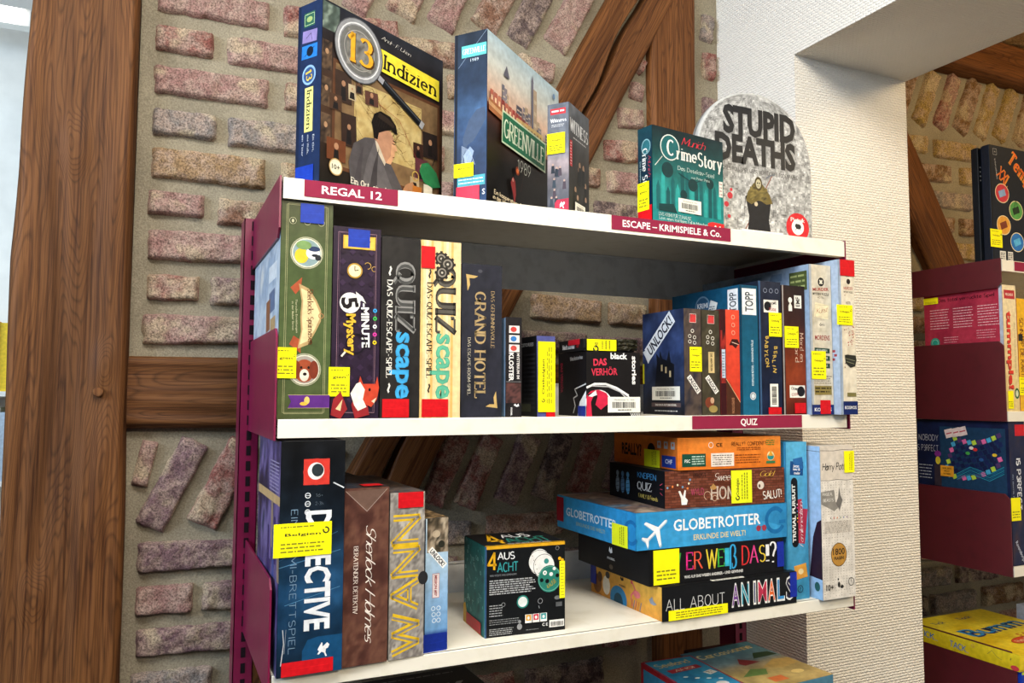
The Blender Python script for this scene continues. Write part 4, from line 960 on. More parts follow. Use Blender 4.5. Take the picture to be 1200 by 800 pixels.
for x, y, w, h, cc in ((.75, .56, 60, 30, '5a7090'), (.8, .42, 50, 34, 'b09468'), (.62, .5, 40, 44, '8a5a3a'), (.85, .3, 40, 20, 'e8e4d0'), (.55, .36, 50, 30, '4a5a3c')): c.quad(x, y, w, h, 3, cc)
for k in range(5): c.ring(.72, .76, 20 + k * 6, 21 + k * 6, 'e8ecf0', a0=20, a1=160)
c.done('cover_print', b.o)

b = Box('dark purple game box with clock and red-coated fox beside the olive green one', (.0675, .005, ZM), 0, .065, .26, .259, '241828', GM, '1c1420')
c = b.face('front'); c.rect(0, 0, 1, 1, '2a1c30')
for k in range(15):
    for j in range(4): c.quad(.2 + j * .2, .1 + k * .055, 6.5, 6.5, 45, '382640' if (k + j) % 2 else '241628')
c.frame(.10, .03, .90, .97, .5, 'a07c88'); c.frame(.13, .035, .87, .965, .4, '6c5060')
c.rect(.20, .885, .88, .955, 'e0b040'); c.rect(.23, .893, .85, .947, 'ecc050'); c.text('MYSTERY', .55, .92, 6, '3a2410', fit=30, bold=1)
c.ell(.45, .77, 10.5, 10.5, 'b08830'); c.ell(.45, .77, 8.5, 8.5, 'f0e0b0'); c.line([(.45, .77), (.45, .795)], 1.2, '2a1c10'); c.line([(.45, .77), (.53, .775)], 1.2, '2a1c10'); c.ring(.72, .80, 4, 4.8, 'c8a050', a0=-90, a1=150); c.ring(.86, .785, 3, 3.7, 'c8a050', a0=60, a1=300)
c.ell(.36, .60, 14, 14, 'f0ece4'); c.text('5', .36, .60, 21, '1a1418', rot=-82, fit=16, font='block'); c.poly([(.48, .66), (.62, .635), (.70, .60), (.60, .615), (.52, .60)], 'f0ece4')
c.text('-MINUTE', .69, .485, 10, 'f4f2ee', rot=-88, fit=60, font='block'); c.text('Mystery', .40, .435, 12, 'e8b838', rot=-88, fit=56, font='block')
for k, cc in enumerate(('38a0e0', '40b050', 'f0f0f0', 'e040a0', 'f0d020')): c.ell(.89, .565 - k * .042, 2.8, 2.8, cc); c.ell(.89, .565 - k * .042, 1.1, 1.1, '2a1c30')
c.ring(.50, .39, 12, 13.5, '14101a'); c.line([(.28, .345), (.20, .32)], 2.5, 'e8e0d0')
c.poly([(.0, .02), (.05, .10), (.20, .14), (.34, .05), (.20, .0)], '98282c'); c.poly([(.50, .0), (.42, .07), (.52, .14), (.72, .12), (.80, .02)], '98282c')
c.poly([(.52, .14), (.60, .22), (.66, .18), (.92, .18), (.96, .22), (1, .16), (.96, .10), (.84, .06), (.66, .08)], 'c8442c'); c.poly([(.40, .13), (.52, .18), (.60, .19), (.70, .15), (.66, .10), (.74, .06), (.56, .04), (.48, .07)], 'f4ead8'); c.ell(.80, .15, 1.6, 2.2, '1a1010'); c.poly([(.1, .05), (.24, .10), (.20, .04)], 'e8c898'); c.poly([(.84, .09), (.95, .11), (.9, .08)], 'f0dcc0')
c.done('spine_print', b.o); b.tape('front', .30, .895, .76, .99, BLUE_T, 'blue'); b.yellow('front', -.05, .115, .38, .265, 'gien')

def quizbox(label, x, w, bg, fg, acc, body):
    b = Box(label, (x, .005, ZM), 0, w, .25, .2505, body, GM); c = b.face('front')
    if bg == 'stripes':
        c.rect(0, 0, 1, 1, 'ecd09a')
        for k in range(8): c.rect(k / 8, 0, k / 8 + .06, 1, ['e8c078', 'f4e0b4', 'e4b468', 'f0d49c'][k % 4])
    else: c.mottle(0, 0, 1, 1, ['201e1e', '2a2826', '1a1818'], 3, 12, 10, 30, 3)
    X, L, sx = (.62, .29, w / .055)
    c.text('QUIZ', X, .665, 25 * sx, '8c8a86' if bg != 'stripes' else '34302c', rot=-90, fit=92, font='fat'); c.text('QUIZ', X, .665, 23.5 * sx, fg, rot=-90, fit=90, font='roman')
    c.text('scape', X + .02, .29, 25 * sx, acc, rot=-90, fit=92, font='block'); c.text('scape', X + .02, .29, 24.5 * sx, tuple(min(1, v * 1.08) for v in hx(acc)), rot=-90, fit=91, bold=0)
    c.text('DAS QUIZ-ESCAPE-SPIEL', .22, .49, 7.2, 'ece8dc' if bg != 'stripes' else '2c2824', rot=-90, fit=134, font='serif')
    for yy in (.81, .165): c.text('~', .24, yy, 12, 'ece8dc' if bg != 'stripes' else '2c2824', rot=-90, fit=12, font='round')
    return b, c
b, c = quizbox('black game box with grey and blue lettering, third from the left on the upper shelf', .134, .0555, 'dark', '4a4a48', '3c9cd0', '201e1e')
c.done('spine_print', b.o); b.tape('front', .06, .005, .74, .105, RED_T)
b, c = quizbox('cream striped game box with gear picture and green lettering on the upper shelf', .1905, .060, 'stripes', '5a564e', '58a888', 'e4c890')
for x, y, q in ((.50, .90, 9), (.66, .87, 10), (.52, .82, 9)):
    c.ell(x, y, q, q, '2e2a26')
    for k in range(8): a = k * math.pi / 4; c.quad(x + q * math.cos(a) / 60, y + q * math.sin(a) / 250, 4, 4, math.degrees(a), '2e2a26')
    c.ell(x, y, q * .72, q * .72, '8c8478'); c.ell(x, y, q * .5, q * .5, '3a3630'); c.ell(x, y, q * .18, q * .18, 'c8c0b0')
c.done('spine_print', b.o); b.tape('front', .05, .005, .70, .105, RED_T); b.tape('front', .0, .84, .34, .965, RED_T)

b = Box('slate blue-black game box with gold serif lettering beside the cream striped one', (.2525, .006, ZM), 0, .063, .21, .222, '25262f', GM)
c = b.face('front'); c.mottle(0, 0, 1, 1, ['26272f', '2c2d38', '212229'], 3, 8, 10, 24, 4)
c.text('GRAND HOTEL', .46, .47, 15.5, 'b49a6c', rot=-90, fit=152, font='serif'); c.text('DAS GEHEIMNISVOLLE', .77, .64, 5.4, 'b49a6c', rot=-90, fit=82, font='roman'); c.text('DAS ESCAPE-ROOM-SPIEL', .19, .33, 4.4, 'c8c0a8', rot=-90, fit=82, font='roman')
for x, y, s in ((.10, .93, 1), (.90, .06, -1)):
    c.poly([(x, y), (x + .30 * s, y - .01 * s), (x + .20 * s, y - .025 * s), (x + .08 * s, y - .025 * s), (x + .10 * s, y - .07 * s), (x + .04 * s, y - .11 * s), (x + .02 * s, y - .04 * s)], 'c8a868')
c.ell(.45, .955, 3.5, 2.5, '4c4c54'); c.done('spine_print', b.o)

b = Box('small thin black game box with three picture squares, right of the slate blue-black box', (.3215, .006, ZM), 0, .0265, .147, .147, '1c1c20', GM, '88a8c8', traydir='L')
c = b.face('front'); c.mottle(0, 0, 1, 1, ['1c1a1c', '2a2628', '141416'], 3, 8, 6, 20, 4)
for k, cc in enumerate(('d04440', '3c7cc0', 'd05048')): c.rect(.22, .84 - k * .095, .86, .915 - k * .095, 'e8e0dc'); c.ell(.5, .878 - k * .095, 5, 4, cc)
c.text('KLOSTER', .36, .50, 7, 'f0ece8', rot=-90, fit=42, font='block'); c.text('MYSTERIUM IM', .78, .51, 4, 'dcd8d4', rot=-90, fit=38, font='block'); c.rect(.05, .35, .95, .355, '8a8a8a')
c.mottle(.05, .14, .95, .34, ['3a2826', '6a4440', '241c1e'], 3, 4, 6, 10, 8); c.text('moses.', .40, .055, 3.6, 'f0f0f0', rot=-90, fit=12, bold=1); c.poly([(.5, .12), (.6, .135), (.7, .12), (.8, .135), (.85, .11), (.7, .10)], 'f0f0f0')
c.done('spine_print', b.o)

b = Box('small black card box with one long yellow sticker over its narrow side', (.3725, .006, ZM), 0, .031, .088, .121, '17171a', GM)
c = b.face('left'); c.rect(0, 0, 1, 1, '161619')
for k in range(13): c.rect(.5, .10 + k * .055, .96, .125 + k * .055, '2a2a2e')
c.text('BLACKSTORIES', .5, .90, 5, '9a9a9a', fit=70, font='block'); c.rect(.3, .06, .8, .16, '4a4c3c'); c.done('cover_print', b.o)
b.yellow('front', .06, .06, .99, .93, 'Ostbelgien', rot=90); b.tape('front', .5, 0, .99, .058, RED_T); c = b.face('front'); c.poly([(0, .93), (.04, .0), (.5, 0), (.5, .06), (.06, .06), (.06, .93), (1, .93), (1, 1), (0, 1)], '50548c'); c.done('spine_print', b.o)

b = Box('square black card box with red figure, another small box lying on it', (.458, .006, ZM), 0, .098, .090, .100, '161416', GM)
c = b.face('front'); c.rect(0, 0, 1, 1, '181617')
c.text('DAS', .25, .84, 10, 'd83850', fit=24, font='block', rot=3); c.text('VERHÖR', .33, .69, 10.5, 'd83850', fit=47, bold=.9, rot=2); c.text('black', .60, .94, 9, 'f0f0ee', fit=31, font='block'); c.text('stories', .89, .72, 8, 'f0f0ee', rot=-90, fit=45, font='block')
c.line([(0, .44), (.15, .5), (.35, .5), (.55, .44), (.78, .32)], 3.4, 'ececea'); c.line([(.1, .47), (.4, .46), (.62, .38), (.75, .27)], 2, 'b8b8b8'); c.line([(.5, .46), (.68, .36), (.82, .28)], 1.5, 'ececea')
c.ell(.22, .22, 23, 19, 'ececea'); c.poly([(0, 0), (0, .32), (.08, .39), (.22, .41), (.36, .36), (.44, .24), (.44, .08), (.36, 0)], 'd02848')
c.poly([(.10, .0), (.08, .22), (.14, .34), (.02, .30), (.02, .34), (.18, .39), (.20, .30), (.16, .18), (.26, .10), (.40, .20), (.42, .0)], '1c1414'); c.poly([(.03, .31), (.17, .40), (.19, .33), (.1, .30)], 'f0ece8')
for k in range(6): c.line([(.80 + k * .03, .06 + k * .012), (.84 + k * .03, .0)], 1.2, 'e0e0de')
c.done('cover_print', b.o); b.barcode('front', .38, .06, .99, .30)
c = b.face('left'); c.rect(0, 0, 1, 1, '161416'); c.text('blackstories', .66, .91, 6, 'a0a0a0', fit=40, font='block', rot=3); c.text('DAS VERHÖR', .12, .6, 7, '8c1c30', rot=-90, fit=48, font='block')
c.line([(.55, .04), (.62, .16), (.56, .28), (.70, .32), (.60, .42), (.80, .46), (1, .5)], 2, 'd8d8d8'); c.poly([(.7, 0), (.78, .22), (1, .40), (1, 0)], 'ececea'); c.done('side_print', b.o); b.tape('left', .74, .0, 1, .16, '1c2c7c', 'dark blue')

b = Box('small black card box lying flat on the square black one', (.455, .010, ZM + .101), -3, .092, .086, .019, '18181a', GM, traydir='D')
c = b.face('left'); c.rect(0, 0, 1, 1, '18181a'); c.text('black stories', .4, .45, 7, 'e8e8e8', fit=44, font='block'); c.text('HOT', .78, .42, 4, 'b02828', fit=9, font='block'); c.done('spine_print', b.o); b.tape('left', .42, .55, .9, 1, 'b81c28')
b.yellow('front', .06, .04, .62, .96, 'Ostb', rot=90)
m = MB(); rr = random.Random(2); n = 10
pts = [(.058 + .036 * i / n, -.002 - .004 * rr.random() * (j % 2), .001 + .018 * j / 6 + .002 * rr.random()) for j in range(7) for i in range(n + 1)]
m.add(pts, [(j * (n + 1) + i, j * (n + 1) + i + 1, (j + 1) * (n + 1) + i + 1, (j + 1) * (n + 1) + i) for j in range(6) for i in range(n)], hx('2c2a1c'))
m.build('foil', WRAP, b.o)

# --- upper shelf right
b = Box('dark blue game box with slanting white lettering over a tower picture, upper shelf', (.642, .006, ZM), 0, .0345, .118, .176, '252f4c', GM, '1c2438')
c = b.face('left'); c.paint(0, 0, 1, 1, 26, 36, noisy(grad([(0, '14161e'), (.2, '1c2438'), (.6, '2c3c64'), (1, '2c3858')]), .4, 5, 7, 3))
c.poly([(.30, .22), (.36, .50), (.34, .60), (.42, .55), (.44, .62), (.50, .54), (.60, .52), (.66, .62), (.70, .50), (.78, .48), (.76, .22)], '121620')
for x, y in ((.46, .42), (.56, .40), (.66, .36)): c.rect(x, y, x + .04, y + .06, 'c8b890')
c.quad(.43, .765, 96, 25, 40, 'eceef0'); c.quad(.43, .765, 93, 22, 40, 'd8dce0'); c.text('UNLOCK!', .43, .765, 18, '1c2030', rot=40, fit=84, font='block', bold=1.3); c.poly([(.0, .62), (.12, .64), (.22, .56), (.14, .50), (.08, .56)], 'd8dce0')
c.rect(.22, .075, .92, .115, '5a4a4a'); c.text('DAS HAUS AUF DEM HÜGEL', .57, .095, 2.8, 'e0dcd4', fit=60, font='block'); c.words(.3, .03, .85, .045, 1, 2, 'c8c8c8'); c.rect(.0, .30, .04, .50, 'c8c020'); c.done('cover_print', b.o); b.barcode('left', .25, .14, .92, .27)
def unlockspine(label, x, w, cols, yel, H=.1755, sc=1.0):
    b = Box(label, (x, .006, ZM), 0, w, .118, H, cols[0], GM); c = b.face('front'); c.mottle(0, 0, 1, 1, cols, 3, 9, 7, 26, int(x * 100))
    c.poly([(.34, .87), (.40, .95), (.72, .94), (.70, .87)], 'c83c3c'); c.frame(.34, .87, .72, .95, .5, 'f0d8d0')
    for k, (dx, dy) in enumerate(((.5, .79), (.34, .74), (.34, .69), (.62, .73), (.62, .68))): c.ring(dx, dy, 2.2, 3.2, 'e0dcd0')
    c.quad(.55, .29, 34, 9, -52, 'ece8e0'); c.text('UNLOCK!', .55, .29, 6, '222028', rot=-52, fit=29, font='block')
    return b, c
# spine of the first one
c = b.face('front'); c.mottle(0, 0, 1, 1, ['3c3430', '5a4c44', '2a2830'], 3, 9, 7, 26, 4)
c.poly([(.34, .87), (.40, .95), (.72, .94), (.70, .87)], 'c83c3c'); c.frame(.34, .87, .72, .95, .5, 'f0d8d0')
for dx, dy in ((.5, .79), (.34, .74), (.34, .69), (.62, .73), (.62, .68)): c.ring(dx, dy, 2.2, 3.2, 'e0dcd0')
c.quad(.55, .29, 34, 9, -52, 'ece8e0'); c.text('UNLOCK!', .55, .29, 6, '222028', rot=-52, fit=29, font='block'); c.done('spine_print', b.o); b.yellow('front', .30, .41, 1.0, .64, 'Ostbelgien')
b, c = unlockspine('olive-brown narrow game box with a cream strip, beside the bright red-orange one', .678, .0365, ['3a3428', '4a4434', '2c2a22'], None)
c.rect(.36, .40, .70, .60, 'd0b880'); c.text('DIE ABENTEUER', .53, .50, 3.6, '3a2c18', rot=-90, fit=30, font='block'); c.ell(.4, .12, 9, 9, '7a3c28'); c.ell(.55, .14, 4, 5, 'c8a080'); c.ell(.6, .06, 9, 6, 'a08c50'); c.done('spine_print', b.o)
b = Box('bright red-orange narrow game box with a brown foot, between olive-brown and teal boxes', (.716, .005, ZM), 0, .0405, .118, .178, '5c1818', GM)
c = b.face('front'); c.rect(0, 0, .28, 1, '3a1418'); c.mottle(0, .3, .26, .8, ['5c2020', 'b03028', '281418'], 2, 6, 4, 14, 3); c.paint(.28, 0, 1, 1, 8, 20, grad([(0, 'c83c28'), (1, 'e04c34')]))
for k in range(3): c.ring(.68, .93 - k * .075, 2.8, 3.8, 'f0a890')
c.poly([(.45, .66), (.6, .72), (.9, .72), (1, .68), (.9, .66), (.8, .63), (.62, .66)], '3a1a18'); c.line([(.60, .69), (.95, .67)], 1, 'f0c8b0')
c.poly([(.28, .0), (.28, .34), (.45, .30), (1, .12), (1, 0)], '4a2a1c'); c.line([(.28, .34), (1, .12)], .8, 'e0c090'); c.text('EXPEDITION', .62, .09, 5, 'a07050', rot=-90, fit=26, font='block'); c.rect(.06, .35, .24, .62, 'b8c8d8'); c.words(.08, .36, .22, .60, 9, 1.5, '303848'); c.done('spine_print', b.o)

b = Box('deep teal game box with a white label at the top of its spine', (.758, .004, ZM), 0, .0385, .19, .222, '114a66', GM)
c = b.face('front'); c.paint(0, 0, 1, 1, 6, 20, grad([(0, '1c6484'), (.5, '155874'), (1, '124a64')])); c.rect(.0, 0, .10, 1, '0c3850'); c.rect(.12, .77, .92, .975, 'e8eaea'); c.text('TOPP', .52, .872, 17, '3c464c', rot=90, fit=34, font='sans', bold=1)
c.text('KNIFFLIGE RÄTSEL – SPANNENDE FÄLLE', .66, .40, 4, 'c8dce4', rot=90, fit=78, bold=1); c.ell(.66, .145, 6.5, 6.5, 'd0d8dc'); c.ring(.66, .145, 4, 5, '3a5a6c'); c.done('spine_print', b.o)
c = b.face('left'); c.paint(0, 0, 1, 1, 12, 14, noisy(grad([(0, '124862'), (1, '155070')]), .1)); c.rect(.84, .77, .98, .975, 'e8eaea'); c.text('TOPP', .91, .872, 17, '3c464c', rot=90, fit=34, bold=1)
c.ell(.48, .86, 22, 22, '6a8ca4'); c.ell(.48, .86, 19, 19, '2c5878'); c.text('KRIMI', .48, .88, 9, 'e8eef0', fit=30, bold=1); c.quad(.62, .83, 20, 34, -20, 'd8dcd8'); c.words(.58, .78, .66, .87, 5, 2, '506070'); c.done('cover_print', b.o)

b = Box('navy game box with gold lettering and a barcode at its foot', (.799, .004, ZM), 0, .050, .20, .2315, '1c2434', GM)
c = b.face('front'); c.paint(0, 0, 1, 1, 8, 24, noisy(grad([(0, '141e38'), (.5, '1c2236'), (1, '222838')]), .2, 4, 8, 6)); c.rect(0, 0, .08, 1, '38587c')
for k in range(3): c.ring(.30 + k * .26, .93, 3.2, 4.2, '8890a0')
c.rect(.22, .765, .88, .86, 'e8e4da'); c.ell(.40, .813, 8, 8, '1c1c20'); c.text('CRIME', .62, .835, 4.5, '1c1c20', fit=18, bold=1, rot=8); c.text('CODE', .62, .79, 4.5, 'a02c30', fit=16, bold=1, rot=-6)
for k, ch in enumerate('BABYLON'): c.text(ch, .36 - .06 * math.sin(k * .52), .575 - k * .034, 7.5, 'c8a850', rot=-90 + 10 * math.cos(k), bold=1)
for k, ch in enumerate('BERLIN'): c.text(ch, .68 + .05 * math.cos(k * .9), .50 - k * .034, 7.5, 'c8a850', rot=-90 + 10 * math.sin(k), bold=1)
c.done('spine_print', b.o); b.tape('front', .34, .003, .92, .055, RED_T); b.barcode('front', .42, .06, .78, .23, True); b.yellow('front', .42, .585, .99, .765, 'Ostbelg', tx=1)

b = Box('dark box whose spine turns rusty red, white emblem on top, between navy and beige boxes', (.852, .004, ZM), 0, .052, .20, .2275, '2c1a18', GM)
c = b.face('front'); c.paint(0, 0, 1, 1, 10, 26, noisy(grad([(0, '501c14'), (.3, '8c3c20'), (.5, '70301c'), (.7, '3a201c'), (1, '2a2020')]), .15, 5, 6, 6)); c.rect(0, 0, .10, 1, '9a9490'); c.rect(.06, 0, .10, 1, '3a2420')
c.ell(.36, .885, 4.5, 5, 'eceadf'); c.poly([(.28, .84), (.36, .87), (.44, .84), (.44, .80), (.28, .80)], 'eceadf'); c.rect(.54, .825, .86, .925, 'eceadf'); c.text('EMF', .70, .875, 9, '2a2020', rot=90, fit=17, bold=1)
c.text('Mord an', .84, .52, 8, 'd8b8a0', rot=-90, fit=50, font='roman'); c.text('Bord', .62, .49, 8, 'd8b8a0', rot=-90, fit=38, font='roman'); c.rect(.26, .13, .94, .225, 'eceadf'); c.ell(.76, .178, 9, 9, '1c1c20'); c.text('CRIME', .48, .198, 4.5, '1c1c20', fit=17, bold=1, rot=-8); c.text('CODE', .48, .155, 4.5, 'a02c30', fit=15, bold=1, rot=6)
c.done('spine_print', b.o); b.tape('front', .45, .01, .95, .09, RED_T); b.yellow('front', .06, .515, .68, .68, 'Ostbelgien')

b = Box('beige game box with pinned cards and dark green strips on its spine', (.9065, -.006, ZM), 0, .0515, .295, .267, 'c4bca8', GM, 'b8c0c8', traydir='L')
c = b.face('front'); c.mottle(0, 0, 1, 1, ['c8bea8', 'd8d0bc', 'bcb29c'], 3, 9, 10, 26, 5); c.rect(0, 0, .10, 1, 'a8b0b8')
c.ell(.54, .885, 7.5, 8, '1c1a1a'); c.quad(.54, .885, 9, 3, 45, 'd8d0bc'); c.quad(.54, .885, 9, 3, -45, 'd8d0bc'); c.text('MURDER', .52, .835, 5.4, 'a02020', fit=38, bold=1.2, rot=3); c.text('MYSTERY PUZZLE', .52, .803, 4.4, '1a1612', fit=38, bold=1); c.text('HOTEL', .52, .78, 3.2, '4a4440', fit=16)
c.quad(.54, .69, 34, 26, -8, 'e8dcb8'); c.frame(.24, .65, .84, .73, .3, '8a7a58'); c.text('Kunst', .54, .695, 9, 'a84830', fit=26, font='script', rot=10); c.quad(.54, .60, 18, 13, 3, 'dcd4c0'); c.text('des', .54, .60, 5, '3a3430', fit=11, font='slab')
c.quad(.54, .51, 38, 20, 2, 'd0c8b4'); c.text('MORDENS', .54, .51, 8.5, '8c1c24', fit=35, bold=1.2)
for k in range(3): c.quad(.52, .425 - k * .05, 36, 8.5, -2, '28443c'); c.text(('LÖSE DEN MORDFALL', 'HOTEL DER MORDE', 'LEGE PUZZLE')[k], .50, .425 - k * .05, 3.4, 'd8dcd0', fit=28, font='cond')
c.words(.12, .20, .95, .26, 4, 2, '8c8474'); c.rect(.14, .13, .92, .19, '8c7c44'); c.words(.16, .14, .9, .185, 2, 3, '3a3018'); c.rect(0, 0, 1, .065, '1c2c68'); c.text('KOSMOS', .5, .033, 6, 'f0f0f0', fit=40, bold=1)
c.done('spine_print', b.o); b.tape('front', .36, .004, .84, .095, RED_T); b.yellow('front', .0, .235, .66, .42, 'Ostbelgien')
c = b.face('left'); c.mottle(0, 0, 1, 1, ['88a0bc', '9cb0c8', '7890ac'], 4, 4, 24, 20, 5); c.rect(.84, .83, .985, .96, '4c5630'); c.words(.85, .84, .975, .95, 3, 4, '9ca468')
for k in range(3): c.poly([(.3 + k * .18, .92), (.33 + k * .18, .97), (.42 + k * .18, .97), (.42 + k * .18, .92)], '708aa8')
c.ell(.07, .9, 12, 12, '1c2430'); c.words(.1, .8, .8, .88, 2, 3, '6c84a0'); c.done('cover_print', b.o)

b = Box('beige game box with blood spatter print and a red taped top corner', (.960, -.022, ZM), 0, .0385, .30, .277, 'd0c4ae', GM, 'b8c4d0', traydir='L')
c = b.face('front'); c.mottle(0, 0, 1, 1, ['d8ccb4', 'e0d8c4', 'ccc0a8'], 3, 9, 8, 24, 5); c.rect(0, 0, .14, 1, '9cacc0')
c.ell(.62, .86, 4.6, 5, '2a2020'); c.text('MURDER', .60, .815, 5, 'a83030', fit=22, font='hand'); c.text('MYSTERY PUZZLE', .60, .79, 3, '2a2622', fit=22, font='cond'); c.text('HOTEL', .60, .72, 4, '2a2622', fit=12, font='hand'); c.text('MORDS', .60, .695, 4, '2a2622', fit=14, font='hand')
r = random.Random(6)
for k in range(30): a = r.uniform(0, 6.28); q = r.random() ** .6; c.ell(.66 + q * .3 * math.cos(a), .52 + q * .09 * math.sin(a), r.uniform(.4, 1.6), r.uniform(.4, 1.6), 'a02c34', n=8)
for k in range(4): c.ell(.2 + r.random() * .2, .3 + r.random() * .5, 1.1, 1.1, '6a2020', n=8)
c.poly([(.26, .38), (.40, .385), (.95, .38), (1, .35), (.9, .31), (.6, .30), (.3, .33)], '2c2c26'); c.line([(.3, .36), (.9, .345)], .8, '8c8c70'); c.line([(.35, .34), (.85, .325)], .8, '8c8c70')
c.rect(.36, .115, .92, .14, '7a7244'); c.rect(.10, 0, 1, .085, '16265c'); c.text('KOSMOS', .55, .045, 5.4, 'f0f0f0', fit=28, bold=1); c.done('spine_print', b.o)
b.tape('front', .08, .895, 1, 1, RED_T); b.yellow('front', -.2, .575, .80, .705, 'Ostbelgien')
c = b.face('left'); c.rect(0, 0, 1, 1, 'a8b8cc'); c.words(.9, .34, .98, .42, 3, 5, '9a4048'); c.done('cover_print', b.o)

# ------------------------------------------------------------------ middle shelf
b = Box('thick dark blue game box with a red eye emblem, leftmost on the middle shelf', (.0035, -.013, ZB), 1.2, .0815, .185, .2925, '15181e', GB, '1c2430', traydir='L')
c = b.face('front'); c.paint(0, 0, 1, 1, 18, 50, noisy(grad([(0, '0c1a28'), (.15, '122c44'), (.35, '1c4468'), (.5, '17344e'), (.65, '101c28'), (1, '101114')]), .35, 3, 10, 4))
c.line([(.0, .46), (.95, .52)], .9, '4c7ca0'); c.line([(.0, .49), (.9, .60)], .6, '3a6488'); c.line([(.1, .30), (.95, .36)], .8, '4c7ca0'); c.line([(.82, .815), (.99, .79)], 1.6, 'd8dce0')
c.ell(.55, .865, 17, 17, 'd03a30'); c.quad(.55, .865, 33, 33, 0, 'd03a30'); c.ell(.54, .868, 10.5, 11, 'ece8e4'); c.ell(.565, .872, 7.6, 8.2, '2c3438')
for k, t in enumerate(('16+', '2-3h', '1-5')):
    c.ring(.42, .763 - k * .036, 2.6, 3.7, 'd8dce0'); c.line([(.38, .763 - k * .036), (.46, .763 - k * .036)], .8, 'd8dce0'); c.text(t, .60, .763 - k * .036, 4, '6c7884', fit=9 + k, font='thin')
c.text('DETECTIVE', .60, .44, 30, 'e4e8ec', rot=-90, fit=150, font='block'); c.text('EIN KRIMI-BRETTSPIEL', .22, .40, 8, '7c98b0', rot=-90, fit=178, font='thin')
c.poly([(.38, .0), (.38, .10), (.46, .145), (.62, .155), (1, .155), (1, 0)], '164870'); seahorse(c, .68, .095, 10, 'f0f0f0')
c.line([(.06, .05), (.1, .14), (.08, .2)], 1, 'c8ccd0'); c.line([(.11, .1), (.13, .2)], .5, '8c98a4'); c.done('spine_print', b.o)
b.tape('front', .07, .003, .86, .062, RED_T)
b.yellow('front', -.09, .505, .80, .648, 'Belgien')
c = b.face('left'); c.mottle(0, 0, 1, 1, ['1c1c34', '443c68', '7c6ca0', '28304c'], 6, 6, 30, 30, 5); c.rect(0, .72, 1, .76, 'c0a070')
for k in range(7): c.quad(.55 + .07 * k, .5 + .06 * (k % 3), 16, 60, 4, ['32285c', '6c5c90', '907c68', '40508c'][k % 4])
for k in range(9): c.rect(.55, .90 - k * .016, .95, .905 - k * .016, '9c94b0')
c.done('cover_print', b.o)

b = Box('worn brown game box with white handwriting on its spine, middle shelf', (.0860, -.008, ZB), 3, .0605, .235, .229, '56362e', GB)
c = b.face('front'); c.mottle(0, 0, 1, 1, ['4a2c26', '5e3c32', '6e4a3c', '52322a'], 3, 9, 16, 46, 5, 1.3)
c.text('Sherlock Holmes', .60, .465, 13, 'f0e6dc', rot=-90, fit=150, font='script', sh=.3); c.text('BERATENDER DETEKTIV', .27, .48, 5.6, 'ece0d4', rot=-90, fit=86, font='roman')
c.line([(.56, .20), (.56, .13)], .7, 'f0e6dc'); c.poly([(.02, .985), (.96, .99), (.50, .865)], '6c5348'); c.line([(.02, .985), (.50, .865), (.96, .99)], .7, 'a8968c'); c.done('spine_print', b.o)
c = b.face('top'); c.mottle(0, 0, 1, 1, ['1c2430', '3a2c28', '2c3848'], 4, 9, 10, 20, 2); c.done('top_print', b.o); b.tape('top', .45, .02, .9, .12, RED_T)
b = Box('grey worn game box with large yellow outlined letters on its spine, beside the brown one', (.1485, -.004, ZB), 3, .0495, .235, .220, '8e8880', GB, bev=.002)
c = b.face('front'); c.mottle(0, 0, 1, 1, ['847e78', 'a8a29a', '6c6662', 'b8b2a8'], 5, 16, 18, 60, 5, 1.3)
for t, off, cc, f in (('WANN', .0, 'e0b828', 'cond'), ('WANN', .0, '8e8880', 'thin')): c.text(t, .46, .44, 36, cc, rot=90, fit=178, font=f)
c.ell(.97, .47, 7, 9, '2a2a2c'); c.done('spine_print', b.o); b.tape('front', .22, .905, .95, 1.0, RED_T)
c = b.face('top'); c.mottle(0, 0, 1, 1, ['2c3038', '6a5a50', '3c4048'], 4, 9, 8, 20, 7); c.done('top_print', b.o)
b = Box('small light blue game box with a dark blue foot, beside the worn grey one', (.200, .006, ZB), 4, .036, .118, .181, '8cb0d4', GB)
c = b.face('front'); c.paint(0, 0, 1, 1, 8, 24, noisy(grad([(0, '1c3c90'), (.14, '1c3c90'), (.145, '6c9ccc'), (.4, '8cb4dc'), (.6, 'a8c8e4'), (1, 'c0d8ec')]), .1, 4, 8, 3))
c.mottle(.12, .74, 1, 1, ['3a3428', '7a6a58', 'c8b8a0', '1c1c18'], 4, 4, 10, 10, 3); c.ell(.5, .88, 6, 5, 'b8a890'); c.ell(.72, .80, 5, 5, '2c2c24'); c.quad(.56, .70, 34, 9, -48, 'f0f0ee'); c.text('UNLOCK!', .56, .70, 6, '1c2028', rot=-48, fit=29, font='block')
c.rect(.36, .40, .64, .58, 'e8dcdc'); c.frame(.36, .40, .64, .58, .5, 'b04848'); c.text('MISSION #07', .5, .49, 3.6, '9c3838', rot=-90, fit=28, font='block')
for k in range(3): c.ring(.40 + .02 * k, .32 - k * .045, 2.2, 3.2, 'd8e8f4'); c.ring(.62, .32 - k * .045, 2.2, 3.2, 'd8e8f4')
c.rect(0, 0, .06, 1, '1c2430'); c.done('spine_print', b.o); b.tape('front', .0, .0, .95, .135, '1a2f8c', 'dark blue')
c = b.face('top'); c.mottle(0, 0, 1, 1, ['8c7458', '3c3020', 'c8a878'], 5, 9, 8, 20, 7); c.done('top_print', b.o)

